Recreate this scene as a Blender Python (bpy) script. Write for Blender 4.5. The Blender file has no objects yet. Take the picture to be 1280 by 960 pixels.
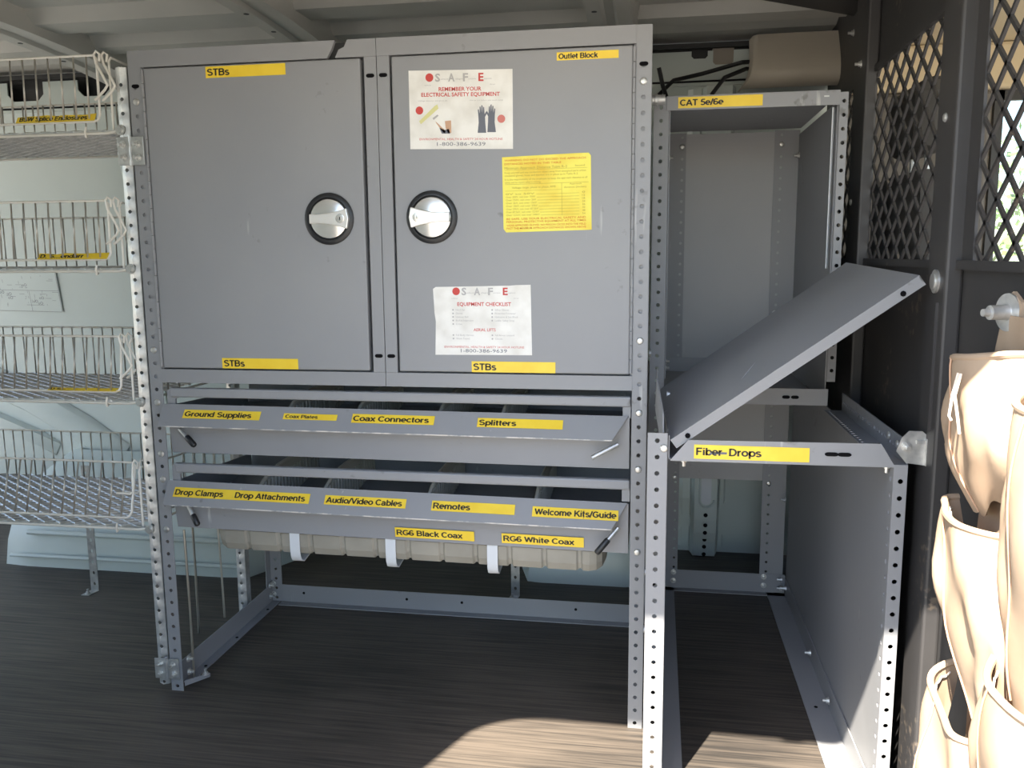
import bpy, bmesh, math, random
from mathutils import Vector, Matrix
random.seed(7)
PI = math.pi
I = 0.0254
S = bpy.context.scene
C = S.collection

# ------------------------------------------------------------------ camera
CX, CY, CZ = 0.96134, -1.49706, 0.86906
YAW, PITCH, ROLL, FPX = 0.16839, 0.14849, -0.00815, 1072.4
f = Vector((-math.sin(YAW)*math.cos(PITCH), math.cos(YAW)*math.cos(PITCH), -math.sin(PITCH)))
r = Vector((math.cos(YAW), math.sin(YAW), 0)); u = r.cross(f)
r2 = r*math.cos(ROLL) + u*math.sin(ROLL); u2 = -r*math.sin(ROLL) + u*math.cos(ROLL)
cd = bpy.data.cameras.new('camera'); cam = bpy.data.objects.new('camera', cd); C.objects.link(cam)
cam.matrix_world = Matrix(((r2.x, u2.x, -f.x, CX), (r2.y, u2.y, -f.y, CY), (r2.z, u2.z, -f.z, CZ), (0, 0, 0, 1)))
cd.sensor_width = 36.0; cd.lens = FPX/1280*36.0; cd.clip_start = 0.02
S.camera = cam

# ------------------------------------------------------------------ world, sun, exposure
SUN_T = Vector((0.297, 0.697, -1.0)).normalized()          # direction the sunlight travels
w = bpy.data.worlds.new('world'); S.world = w; w.use_nodes = True
nt = w.node_tree; nt.nodes.clear()
sky = nt.nodes.new('ShaderNodeTexSky'); sky.sky_type = 'NISHITA'; sky.sun_disc = False
sky.sun_elevation = math.asin(-SUN_T.z); sky.sun_rotation = math.atan2(-SUN_T.x, -SUN_T.y)
sky.air_density = 1.0; sky.dust_density = 0.9
bg = nt.nodes.new('ShaderNodeBackground'); bg.inputs['Strength'].default_value = 0.50
wo = nt.nodes.new('ShaderNodeOutputWorld')
nt.links.new(sky.outputs[0], bg.inputs[0]); nt.links.new(bg.outputs[0], wo.inputs[0])
sl = bpy.data.lights.new('sun', 'SUN'); sl.energy = 26.0; sl.angle = math.radians(0.6); sl.color = (1.0, 0.91, 0.78)
so = bpy.data.objects.new('sun', sl); C.objects.link(so)
so.rotation_euler = SUN_T.to_track_quat('-Z', 'Y').to_euler(); so.location = (-1, -4, 5)
S.view_settings.view_transform = 'Standard'; S.view_settings.look = 'None'
S.view_settings.gamma = 1.0; S.view_settings.use_curve_mapping = False
S.view_settings.exposure = 0.14

# ------------------------------------------------------------------ materials
def mat(name, col, rough=0.5, metal=0.0, spec=0.5):
    m = bpy.data.materials.new(name); m.use_nodes = True
    b = m.node_tree.nodes['Principled BSDF']
    b.inputs['Base Color'].default_value = (*col, 1); b.inputs['Roughness'].default_value = rough
    b.inputs['Metallic'].default_value = metal; b.inputs['Specular IOR Level'].default_value = spec
    return m
def N(m, t, **kw):
    n = m.node_tree.nodes.new(t)
    for k, v in kw.items(): setattr(n, k, v)
    return n
def noise_color(m, c0, c1, scale=(1, 1, 1), nscale=5.0, detail=6.0, p0=0.35, p1=0.7, bump=0.0, rough=None):
    """base colour drifting between two paints on object-space noise"""
    ns = m.node_tree.nodes; L = m.node_tree.links; b = ns['Principled BSDF']
    tc = N(m, 'ShaderNodeNewGeometry'); mp = N(m, 'ShaderNodeMapping'); mp.inputs['Scale'].default_value = scale
    L.new(tc.outputs['Position'], mp.inputs[0])
    nz = N(m, 'ShaderNodeTexNoise'); nz.inputs['Scale'].default_value = nscale; nz.inputs['Detail'].default_value = detail
    L.new(mp.outputs[0], nz.inputs['Vector'])
    cr = N(m, 'ShaderNodeValToRGB'); cr.color_ramp.elements[0].position = p0; cr.color_ramp.elements[1].position = p1
    cr.color_ramp.elements[0].color = (*c0, 1); cr.color_ramp.elements[1].color = (*c1, 1)
    L.new(nz.outputs['Fac'], cr.inputs[0]); L.new(cr.outputs[0], b.inputs['Base Color'])
    if bump:
        bp = N(m, 'ShaderNodeBump'); bp.inputs['Strength'].default_value = bump; bp.inputs['Distance'].default_value = 0.002
        L.new(nz.outputs['Fac'], bp.inputs['Height']); L.new(bp.outputs[0], b.inputs['Normal'])
    if rough:
        rr = N(m, 'ShaderNodeMapRange'); rr.inputs['To Min'].default_value = rough[0]; rr.inputs['To Max'].default_value = rough[1]
        L.new(nz.outputs['Fac'], rr.inputs['Value']); L.new(rr.outputs[0], b.inputs['Roughness'])
    return cr
M = {}
def paint_scratched(name, c0, c1, scratch, rough=(0.38, 0.55)):
    m = mat(name, c0, 0.45, 0, 0.45)
    cr = noise_color(m, c0, c1, (1, 1, 1), 3.2, 8, 0.3, 0.75, 0, rough)
    ns = m.node_tree.nodes; L = m.node_tree.links; b = ns['Principled BSDF']
    geo = N(m, 'ShaderNodeNewGeometry')
    mp = N(m, 'ShaderNodeMapping'); mp.inputs['Scale'].default_value = (90, 90, 7); mp.inputs['Rotation'].default_value = (0.3, 0.65, 0.4)
    L.new(geo.outputs['Position'], mp.inputs[0])
    n2 = N(m, 'ShaderNodeTexNoise'); n2.inputs['Scale'].default_value = 1.0; n2.inputs['Detail'].default_value = 2.0
    L.new(mp.outputs[0], n2.inputs['Vector'])
    n3 = N(m, 'ShaderNodeTexNoise'); n3.inputs['Scale'].default_value = 6.0; L.new(geo.outputs['Position'], n3.inputs['Vector'])
    mu = N(m, 'ShaderNodeMath', operation='MULTIPLY'); L.new(n2.outputs['Fac'], mu.inputs[0]); L.new(n3.outputs['Fac'], mu.inputs[1])
    mr = N(m, 'ShaderNodeMapRange'); mr.inputs['From Min'].default_value = 0.43; mr.inputs['From Max'].default_value = 0.52
    L.new(mu.outputs[0], mr.inputs['Value'])
    mx = N(m, 'ShaderNodeMix', data_type='RGBA'); mx.inputs['B'].default_value = (*scratch, 1)
    L.new(mr.outputs[0], mx.inputs['Factor']); L.new(cr.outputs[0], mx.inputs['A']); L.new(mx.outputs['Result'], b.inputs['Base Color'])
    # grime: small dark smudges
    n4 = N(m, 'ShaderNodeTexNoise'); n4.inputs['Scale'].default_value = 55.0; n4.inputs['Detail'].default_value = 3.0
    L.new(geo.outputs['Position'], n4.inputs['Vector'])
    m4 = N(m, 'ShaderNodeMath', operation='MULTIPLY'); L.new(n4.outputs['Fac'], m4.inputs[0]); L.new(n3.outputs['Fac'], m4.inputs[1])
    r4 = N(m, 'ShaderNodeMapRange'); r4.inputs['From Min'].default_value = 0.41; r4.inputs['From Max'].default_value = 0.5; r4.inputs['To Max'].default_value = 0.55
    L.new(m4.outputs[0], r4.inputs['Value'])
    mx2 = N(m, 'ShaderNodeMix', data_type='RGBA'); mx2.inputs['B'].default_value = (c0[0]*.45, c0[1]*.42, c0[2]*.36, 1)
    L.new(r4.outputs[0], mx2.inputs['Factor']); L.new(mx.outputs['Result'], mx2.inputs['A']); L.new(mx2.outputs['Result'], b.inputs['Base Color'])
    return m
M['grey'] = paint_scratched('grey steel paint', (0.245, 0.252, 0.268), (0.29, 0.294, 0.30), (0.46, 0.46, 0.46))
M['grey_light'] = paint_scratched('pale grey sheet paint', (0.36, 0.365, 0.375), (0.42, 0.42, 0.42), (0.52, 0.52, 0.52))
M['zinc'] = mat('galvanised zinc', (0.55, 0.56, 0.56), 0.35, 0.65)
noise_color(M['zinc'], (0.42, 0.43, 0.43), (0.66, 0.66, 0.64), (1, 1, 1), 60, 3, 0.3, 0.7, 0, (0.28, 0.5))
M['wire'] = mat('bright wire', (0.78, 0.75, 0.68), 0.4, 0.1)
M['bolt'] = mat('bolt steel', (0.60, 0.60, 0.58), 0.35, 0.7)
M['rod'] = mat('steel rod', (0.55, 0.52, 0.45), 0.3, 0.85)
M['yellow'] = mat('label yellow', (0.86, 0.60, 0.03), 0.42)
noise_color(M['yellow'], (0.80, 0.55, 0.03), (0.88, 0.64, 0.05), (1, 1, 1), 25, 4, 0.3, 0.7)
M['ink'] = mat('label ink', (0.025, 0.022, 0.015), 0.5)
M['ink_grey'] = mat('faded ink', (0.42, 0.41, 0.40), 0.6)
M['ink_brown'] = mat('olive ink', (0.40, 0.31, 0.04), 0.6)
M['ink_red'] = mat('red ink', (0.55, 0.055, 0.045), 0.55)
M['ink_pale'] = mat('pale red ink', (0.60, 0.19, 0.16), 0.6)
M['ink_orange'] = mat('orange ink', (0.62, 0.20, 0.02), 0.6)
M['ink_blue'] = mat('slate ink', (0.13, 0.14, 0.17), 0.6)
M['ink_tan'] = mat('tan ink', (0.55, 0.34, 0.22), 0.6)
M['ink_lime'] = mat('pale lime ink', (0.66, 0.64, 0.30), 0.6)
M['paper'] = mat('sticker paper', (0.66, 0.65, 0.61), 0.5)
noise_color(M['paper'], (0.66, 0.64, 0.59), (0.80, 0.79, 0.75), (1, 1, 1), 30, 5, 0.25, 0.6)
M['warn'] = mat('warning yellow', (0.80, 0.68, 0.07), 0.5)
noise_color(M['warn'], (0.74, 0.52, 0.03), (0.82, 0.74, 0.10), (1, 1, 1), 14, 4, 0.3, 0.55)
M['black'] = mat('black plastic', (0.015, 0.016, 0.018), 0.4)
M['hole'] = mat('hole shadow paint', (0.006, 0.006, 0.007), 0.9, 0, 0.1)
M['chrome'] = mat('polished latch metal', (0.83, 0.82, 0.79), 0.22, 0.75)
M['latch_cast'] = mat('cast latch metal', (0.78, 0.77, 0.74), 0.32, 0.5)
M['beige'] = mat('beige plastic', (0.40, 0.375, 0.315), 0.45)
noise_color(M['beige'], (0.26, 0.245, 0.205), (0.33, 0.31, 0.26), (1, 1, 1), 12, 4)
M['strap'] = mat('white strap plastic', (0.62, 0.65, 0.68), 0.45)
M['van'] = mat('van body paint', (0.68, 0.74, 0.71), 0.4)
noise_color(M['van'], (0.50, 0.565, 0.54), (0.57, 0.63, 0.605), (1, 1, 1), 3, 5, 0.3, 0.7, 0, (0.3, 0.5))
M['roof'] = mat('roof primer', (0.36, 0.36, 0.335), 0.5)
noise_color(M['roof'], (0.47, 0.465, 0.43), (0.58, 0.57, 0.525), (1, 1, 1), 4, 6, 0.3, 0.7)
M['partition'] = mat('black partition paint', (0.028, 0.028, 0.029), 0.5)
def partition_nodes():
    m = M['partition']; L = m.node_tree.links; b = m.node_tree.nodes['Principled BSDF']
    cr = noise_color(m, (0.036, 0.035, 0.036), (0.050, 0.048, 0.048), (1, 1, 1), 6, 5)
    geo = N(m, 'ShaderNodeNewGeometry'); n = N(m, 'ShaderNodeTexNoise'); n.inputs['Scale'].default_value = 70; n.inputs['Detail'].default_value = 5
    L.new(geo.outputs['Position'], n.inputs['Vector'])
    n2 = N(m, 'ShaderNodeTexNoise'); n2.inputs['Scale'].default_value = 7; L.new(geo.outputs['Position'], n2.inputs['Vector'])
    mu = N(m, 'ShaderNodeMath', operation='MULTIPLY'); L.new(n.outputs['Fac'], mu.inputs[0]); L.new(n2.outputs['Fac'], mu.inputs[1])
    mr = N(m, 'ShaderNodeMapRange'); mr.inputs['From Min'].default_value = 0.37; mr.inputs['From Max'].default_value = 0.45; mr.inputs['To Max'].default_value = 0.7
    L.new(mu.outputs[0], mr.inputs['Value'])
    mx = N(m, 'ShaderNodeMix', data_type='RGBA'); mx.inputs['B'].default_value = (0.16, 0.13, 0.10, 1)
    L.new(mr.outputs[0], mx.inputs['Factor']); L.new(cr.outputs[0], mx.inputs['A']); L.new(mx.outputs['Result'], b.inputs['Base Color'])
partition_nodes()
M['rubber'] = mat('black rubber', (0.02, 0.021, 0.022), 0.55)
M['canvas'] = mat('cream canvas', (0.60, 0.46, 0.345), 0.85)
noise_color(M['canvas'], (0.33, 0.235, 0.16), (0.45, 0.345, 0.25), (1, 1, 1), 9, 5, 0.3, 0.7, 0.25)
M['rope'] = mat('cotton cord', (0.75, 0.66, 0.58), 0.8)
M['tan_trim'] = mat('tan trim plastic', (0.33, 0.295, 0.25), 0.55)
M['pillar'] = mat('cab pillar plastic', (0.11, 0.10, 0.085), 0.6)
M['divider'] = mat('divider plastic', (0.50, 0.48, 0.42), 0.45)
M['worn'] = mat('worn paint edge', (0.5, 0.48, 0.46), 0.5)
noise_color(M['worn'], (0.27, 0.28, 0.29), (0.62, 0.58, 0.54), (1, 1, 1), 45, 4, 0.42, 0.58)
M['cover'] = mat('tan cover plastic', (0.46, 0.42, 0.355), 0.5)
M['headliner'] = mat('cab headliner', (0.55, 0.46, 0.30), 0.8)
M['seat'] = mat('seat cloth', (0.055, 0.053, 0.05), 0.8)
M['ground'] = mat('concrete ground', (0.34, 0.33, 0.31), 0.9)
noise_color(M['ground'], (0.24, 0.225, 0.205), (0.32, 0.30, 0.275), (1, 1, 1), 2.5, 8)
M['leaf'] = mat('leaves', (0.10, 0.20, 0.045), 0.6)
noise_color(M['leaf'], (0.07, 0.15, 0.03), (0.17, 0.27, 0.07), (1, 1, 1), 3, 4)
M['bark'] = mat('bark', (0.12, 0.085, 0.06), 0.9)
def floor_mat():
    m = mat('floor board', (0.05, 0.045, 0.04), 0.5, 0, 0.4)
    L = m.node_tree.links; b = m.node_tree.nodes['Principled BSDF']
    geo = N(m, 'ShaderNodeNewGeometry')
    def streak(sc, ns, det):
        mp = N(m, 'ShaderNodeMapping'); mp.inputs['Scale'].default_value = sc; L.new(geo.outputs['Position'], mp.inputs[0])
        n = N(m, 'ShaderNodeTexNoise'); n.inputs['Scale'].default_value = ns; n.inputs['Detail'].default_value = det
        L.new(mp.outputs[0], n.inputs['Vector']); return n
    a = streak((1.0, 26.0, 1.0), 4.0, 6.0); c = streak((3.0, 120.0, 1.0), 2.0, 4.0); d = streak((1, 1, 1), 2.2, 5.0)
    ad = N(m, 'ShaderNodeMath', operation='ADD'); L.new(a.outputs['Fac'], ad.inputs[0]); L.new(c.outputs['Fac'], ad.inputs[1])
    ad2 = N(m, 'ShaderNodeMath', operation='ADD'); L.new(ad.outputs[0], ad2.inputs[0]); L.new(d.outputs['Fac'], ad2.inputs[1])
    cr = N(m, 'ShaderNodeValToRGB'); e = cr.color_ramp.elements
    mr = N(m, 'ShaderNodeMapRange'); mr.inputs['From Min'].default_value = 1.0; mr.inputs['From Max'].default_value = 2.0
    L.new(ad2.outputs[0], mr.inputs['Value']); L.new(mr.outputs[0], cr.inputs[0])
    e[0].position = 0.25; e[0].color = (0.030, 0.027, 0.0245, 1); e[1].position = 0.8; e[1].color = (0.105, 0.087, 0.071, 1)
    L.new(cr.outputs[0], b.inputs['Base Color'])
    bp = N(m, 'ShaderNodeBump'); bp.inputs['Strength'].default_value = 0.25; bp.inputs['Distance'].default_value = 0.0015
    L.new(ad.outputs[0], bp.inputs['Height']); L.new(bp.outputs[0], b.inputs['Normal'])
    return m
M['floor'] = floor_mat()
def glass_mat():
    m = bpy.data.materials.new('window glass'); m.use_nodes = True
    n = m.node_tree.nodes; L = m.node_tree.links; n.clear()
    o = n.new('ShaderNodeOutputMaterial'); mx = n.new('ShaderNodeMixShader'); t = n.new('ShaderNodeBsdfTransparent'); g = n.new('ShaderNodeBsdfGlossy')
    t.inputs[0].default_value = (0.86, 0.9, 0.88, 1); g.inputs['Roughness'].default_value = 0.02; mx.inputs[0].default_value = 0.06
    L.new(t.outputs[0], mx.inputs[1]); L.new(g.outputs[0], mx.inputs[2]); L.new(mx.outputs[0], o.inputs[0])
    return m
M['glass'] = glass_mat()

# ------------------------------------------------------------------ builders
WL = {}                                       # world location of every object made here
class MB:
    def __init__(s): s.v = []; s.f = []; s.m = []
    def quad(s, pts, mi=0):
        n = len(s.v); s.v += [tuple(p) for p in pts]; s.f.append(tuple(range(n, n+len(pts)))); s.m.append(mi); return s
    def box(s, x0, x1, y0, y1, z0, z1, mi=0):
        n = len(s.v)
        s.v += [(x0, y0, z0), (x1, y0, z0), (x1, y1, z0), (x0, y1, z0), (x0, y0, z1), (x1, y0, z1), (x1, y1, z1), (x0, y1, z1)]
        for q in ((0, 3, 2, 1), (4, 5, 6, 7), (0, 1, 5, 4), (1, 2, 6, 5), (2, 3, 7, 6), (3, 0, 4, 7)):
            s.f.append(tuple(n+i for i in q)); s.m.append(mi)
        return s
    def prism(s, poly, d, mi=0):
        """closed polygon (3d points) swept by vector d"""
        n = len(s.v); k = len(poly); d = Vector(d)
        s.v += [tuple(p) for p in poly] + [tuple(Vector(p)+d) for p in poly]
        s.f.append(tuple(range(n+k-1, n-1, -1))); s.m.append(mi)
        s.f.append(tuple(range(n+k, n+2*k))); s.m.append(mi)
        for i in range(k):
            j = (i+1) % k; s.f.append((n+i, n+j, n+k+j, n+k+i)); s.m.append(mi)
        return s
    def tube(s, path, rad, n=8, mi=0, cap=True):
        P = [Vector(p) for p in path]; b = len(s.v); prev = None
        for i, p in enumerate(P):
            t = (P[min(i+1, len(P)-1)] - P[max(i-1, 0)]).normalized()
            if prev is None:
                a = Vector((0, 0, 1)) if abs(t.z) < .9 else Vector((1, 0, 0))
                nx = t.cross(a).normalized()
            else: nx = (prev - t*prev.dot(t)).normalized()
            prev = nx; ny = t.cross(nx)
            rr = rad[i] if isinstance(rad, (list, tuple)) else rad
            for k in range(n):
                an = 2*PI*k/n; s.v.append(tuple(p + (nx*math.cos(an)+ny*math.sin(an))*rr))
        for i in range(len(P)-1):
            for k in range(n):
                k2 = (k+1) % n; s.f.append((b+i*n+k, b+i*n+k2, b+(i+1)*n+k2, b+(i+1)*n+k)); s.m.append(mi)
        if cap:
            s.f.append(tuple(b+k for k in range(n-1, -1, -1))); s.m.append(mi)
            e = b+(len(P)-1)*n; s.f.append(tuple(e+k for k in range(n))); s.m.append(mi)
        return s
    def lathe(s, prof, c, axis, n=24, mi=0):
        """prof: (radius, height along axis); first and last closed when radius>0"""
        ax = Vector(axis).normalized(); a = Vector((0, 0, 1)) if abs(ax.z) < .9 else Vector((1, 0, 0))
        x = ax.cross(a).normalized(); y = ax.cross(x); c = Vector(c); b = len(s.v)
        for (rr, h) in prof:
            for k in range(n):
                an = 2*PI*k/n; s.v.append(tuple(c+ax*h+(x*math.cos(an)+y*math.sin(an))*max(rr, 1e-5)))
        for i in range(len(prof)-1):
            for k in range(n):
                k2 = (k+1) % n; s.f.append((b+i*n+k, b+i*n+k2, b+(i+1)*n+k2, b+(i+1)*n+k)); s.m.append(mi)
        s.f.append(tuple(b+k for k in range(n-1, -1, -1))); s.m.append(mi)
        e = b+(len(prof)-1)*n; s.f.append(tuple(e+k for k in range(n))); s.m.append(mi)
        return s
    def grid(s, rows, mi=0, closed=False):
        b = len(s.v); n = len(rows[0])
        for rw in rows: s.v += [tuple(p) for p in rw]
        for i in range(len(rows)-1):
            for k in range(n if closed else n-1):
                k2 = (k+1) % n
                s.f.append((b+i*n+k, b+i*n+k2, b+(i+1)*n+k2, b+(i+1)*n+k)); s.m.append(mi)
        return s
    def mesh(s, name, mats, smooth=False, center=None):
        me = bpy.data.meshes.new(name)
        c = Vector(center) if center is not None else Vector((0, 0, 0))
        me.from_pydata([tuple(Vector(p)-c) for p in s.v], [], s.f)
        for m in (mats if isinstance(mats, (list, tuple)) else [mats]): me.materials.append(M[m] if isinstance(m, str) else m)
        me.polygons.foreach_set('material_index', s.m)
        if smooth: me.polygons.foreach_set('use_smooth', [True]*len(s.f))
        me.update(); return me
    def build(s, name, mats, parent=None, smooth=False, solid=0.0, bevel=0.0, off=0.0):
        xs = [[p[i] for p in s.v] for i in range(3)]
        c = Vector([(min(q)+max(q))/2 for q in xs]); c.z = min(xs[2]) if parent is None else c.z
        me = s.mesh(name, mats, smooth, c)
        bm = bmesh.new(); bm.from_mesh(me)
        if smooth: bmesh.ops.remove_doubles(bm, verts=bm.verts, dist=1e-5)
        bmesh.ops.recalc_face_normals(bm, faces=bm.faces); bm.to_mesh(me); bm.free()
        o = bpy.data.objects.new(name, me); C.objects.link(o); WL[o] = c
        o.location = c - (WL[parent] if parent else Vector((0, 0, 0)))
        if parent: o.parent = parent
        if solid:
            md = o.modifiers.new('thickness', 'SOLIDIFY'); md.thickness = solid; md.offset = off
        if bevel:
            md = o.modifiers.new('edge', 'BEVEL'); md.width = bevel; md.segments = 2; md.limit_method = 'ANGLE'
        if smooth:
            md = o.modifiers.new('shade', 'EDGE_SPLIT'); md.split_angle = math.radians(40)
        return o
def place(me, name, loc, parent, rot=None, scale=None):
    o = bpy.data.objects.new(name, me); C.objects.link(o); WL[o] = Vector(loc)
    o.location = Vector(loc) - (WL[parent] if parent else Vector((0, 0, 0)))
    if parent: o.parent = parent
    if rot: o.rotation_euler = rot
    if scale: o.scale = scale
    return o
def thing(name, label, cat, loc, group=None):
    o = bpy.data.objects.new(name, None); C.objects.link(o); o.empty_display_size = 0.05
    o.location = loc; WL[o] = Vector(loc)
    return tag(o, label, cat, group)
def tag(o, label, cat, group=None):
    o['label'] = label; o['category'] = cat
    if group: o['group'] = group
    return o
def struct(o): o['kind'] = 'structure'; return o


# bold grotesque lettering drawn from strokes (cap height 1)
def _arc(cx, cy, rx, ry, a0, a1, n=10): return [(cx+rx*math.cos(math.radians(a0+(a1-a0)*i/n)), cy+ry*math.sin(math.radians(a0+(a1-a0)*i/n))) for i in range(n+1)]
HS = .094
_b = lambda cx, w=.225: _arc(cx, .375, w, .295, 0, 360, 18)
GL = {
 'A': (.76, [[(.06, 0), (.38, .96), (.70, 0)], [(.17, .30), (.59, .30)]]),
 'B': (.72, [[(.12, 0), (.12, 1)], [(.12, .92), (.40, .92)]+_arc(.40, .725, .19, .195, 90, -90)+[(.12, .53)], [(.12, .53), (.40, .53)]+_arc(.40, .305, .23, .225, 90, -90)+[(.12, .08)]]),
 'C': (.74, [_arc(.40, .5, .31, .42, 42, 318, 16)]),
 'D': (.74, [[(.12, 0), (.12, 1)], [(.12, .92), (.32, .92)]+_arc(.32, .5, .33, .42, 90, -90)+[(.12, .08)]]),
 'E': (.67, [[(.12, 0), (.12, 1)], [(.12, .92), (.62, .92)], [(.12, .52), (.58, .52)], [(.12, .08), (.63, .08)]]),
 'F': (.62, [[(.12, 0), (.12, 1)], [(.12, .92), (.59, .92)], [(.12, .50), (.53, .50)]]),
 'G': (.79, [_arc(.41, .5, .32, .42, 42, 330, 16)+[(.69, .20), (.69, .44)], [(.42, .44), (.77, .44)]]),
 'K': (.74, [[(.12, 0), (.12, 1)], [(.14, .38), (.66, 1)], [(.32, .58), (.70, 0)]]),
 'O': (.80, [_arc(.40, .5, .32, .42, 0, 360, 22)]),
 'P': (.68, [[(.12, 0), (.12, 1)], [(.12, .92), (.38, .92)]+_arc(.38, .68, .22, .24, 90, -90)+[(.12, .44)]]),
 'R': (.75, [[(.12, 0), (.12, 1)], [(.12, .92), (.40, .92)]+_arc(.40, .70, .21, .22, 90, -90)+[(.12, .48)], [(.40, .47), (.69, 0)]]),
 'S': (.68, [_arc(.34, .725, .235, .195, 25, 180, 9)+_arc(.34, .72, .235, .19, 190, 270, 4)+_arc(.34, .29, .25, .215, 85, -10, 6)+_arc(.34, .285, .25, .205, -20, -155, 8)]),
 'T': (.64, [[(.32, 0), (.32, .92)], [(.02, .92), (.62, .92)]]),
 'V': (.70, [[(.05, 1), (.35, .05), (.65, 1)]]),
 'W': (.98, [[(.05, 1), (.27, .06), (.49, .94), (.71, .06), (.93, 1)]]),
 '5': (.60, [[(.55, .92), (.19, .92), (.13, .50)]+_arc(.29, .32, .235, .24, 125, -150, 12)]),
 '6': (.60, [_arc(.30, .30, .22, .22, 0, 360, 18), _arc(.32, .55, .24, .37, 45, 195, 9)+[(.08, .30)]]),
 '/': (.34, [[(.03, -.03), (.31, 1.0)]]), '.': (.30, [[(.15, 0), (.15, .16)]]), ' ': (.30, []),
 'a': (.60, [_arc(.29, .47, .19, .195, 165, 0, 8)+[(.48, .0)], [(.48, .42), (.30, .385)]+_arc(.25, .215, .165, .15, 100, 290, 9)+[(.48, .20)]]),
 'b': (.62, [[(.12, 0), (.12, 1)], _b(.34)]), 'c': (.57, [_arc(.32, .375, .235, .295, 45, 315, 12)]),
 'd': (.62, [[(.50, 0), (.50, 1)], _b(.28)]), 'e': (.59, [[(.08, .37), (.52, .37)]+_arc(.30, .375, .225, .295, 0, 305, 16)]),
 'h': (.62, [[(.12, 0), (.12, 1)], [(.12, .42)]+_arc(.31, .47, .19, .20, 165, 0, 8)+[(.50, 0)]]),
 'i': (.26, [[(.13, 0), (.13, .74)], [(.13, .86), (.13, 1.0)]]), 'k': (.56, [[(.12, 0), (.12, 1)], [(.13, .26), (.49, .74)], [(.26, .44), (.53, 0)]]),
 'l': (.26, [[(.13, 0), (.13, 1)]]), 'm': (.92, [[(.12, 0), (.12, .74)], [(.12, .42)]+_arc(.29, .49, .165, .18, 165, 0, 8)+[(.455, 0)], [(.455, .42)]+_arc(.63, .49, .165, .18, 165, 0, 8)+[(.795, 0)]]),
 'n': (.62, [[(.12, 0), (.12, .74)], [(.12, .42)]+_arc(.31, .47, .19, .20, 165, 0, 8)+[(.50, 0)]]), 'o': (.62, [_b(.31, .235)]),
 'p': (.62, [[(.12, -.27), (.12, .74)], _b(.34)]), 'r': (.41, [[(.12, 0), (.12, .74)], [(.12, .45)]+_arc(.34, .45, .21, .22, 170, 85, 5)]),
 's': (.55, [_arc(.28, .535, .175, .135, 25, 180, 7)+_arc(.28, .53, .175, .13, 195, 270, 3)+_arc(.28, .22, .19, .155, 85, -10, 5)+_arc(.28, .215, .19, .145, -20, -155, 7)]),
 't': (.36, [[(.16, .92), (.16, .20)]+_arc(.27, .19, .11, .12, 180, 280, 5), [(.02, .66), (.33, .66)]]),
 'u': (.62, [[(.12, .74)]+_arc(.31, .27, .19, .20, 180, 345, 8)+[(.50, .32)], [(.50, 0), (.50, .74)]]), 'x': (.56, [[(.05, 0), (.51, .74)], [(.05, .74), (.51, 0)]]), 'v': (.56, [[(.05, .74), (.28, .04), (.51, .74)]]),
}
def _split(st_):
    P = [Vector(p) for p in st_]; out = [[P[0]]]
    for i in range(1, len(P)):
        out[-1].append(P[i])
        if i < len(P)-1 and (P[i]-P[i-1]).normalized().dot((P[i+1]-P[i]).normalized()) < .45: out.append([P[i]])
    return out
def stroke_text(t):
    v = []; fc = []; x0 = 0
    for ch in t:
        adv, strokes = GL.get(ch, GL[' '])
        for P in [q for st_ in strokes for q in _split(st_)]:
            n = len(P); b = len(v); closed = (P[0]-P[-1]).length < 1e-4
            for i, p in enumerate(P):
                if closed: d0 = (P[i]-P[i-1]) if i else (P[0]-P[-2]); d1 = (P[i+1]-P[i]) if i < n-1 else (P[1]-P[0])
                else: d0 = P[i]-P[i-1] if i else P[1]-P[0]; d1 = P[i+1]-P[i] if i < n-1 else P[-1]-P[-2]
                d0 = d0.normalized(); d1 = d1.normalized(); tt = d0+d1
                tt = tt.normalized() if tt.length > .05 else d0
                k = min(1/max(.35, tt.dot(d1)), 1.8); nn = Vector((-tt.y, tt.x))*HS*k
                v += [(x0+p.x+nn.x, p.y+nn.y), (x0+p.x-nn.x, p.y-nn.y)]
            for i in range(n-1): fc.append((b+2*i, b+2*i+1, b+2*i+3, b+2*i+2))
        x0 += adv
    return v, fc
_tc = {}
def text_geo(s, bold=0.0, shear=0.0, res=2):
    key = (s, bold, shear, res)
    if key in _tc: return _tc[key]
    cu = bpy.data.curves.new('t', 'FONT'); cu.body = s; cu.size = 1.0; cu.offset = bold; cu.shear = shear; cu.resolution_u = res
    ob = bpy.data.objects.new('t', cu); C.objects.link(ob)
    dg = bpy.context.evaluated_depsgraph_get(); me = ob.evaluated_get(dg).to_mesh()
    v = [(p.co.x, p.co.y) for p in me.vertices]; fc = [tuple(p.vertices) for p in me.polygons]
    ob.evaluated_get(dg).to_mesh_clear(); bpy.data.objects.remove(ob); bpy.data.curves.remove(cu)
    _tc[key] = (v, fc); return _tc[key]
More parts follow.
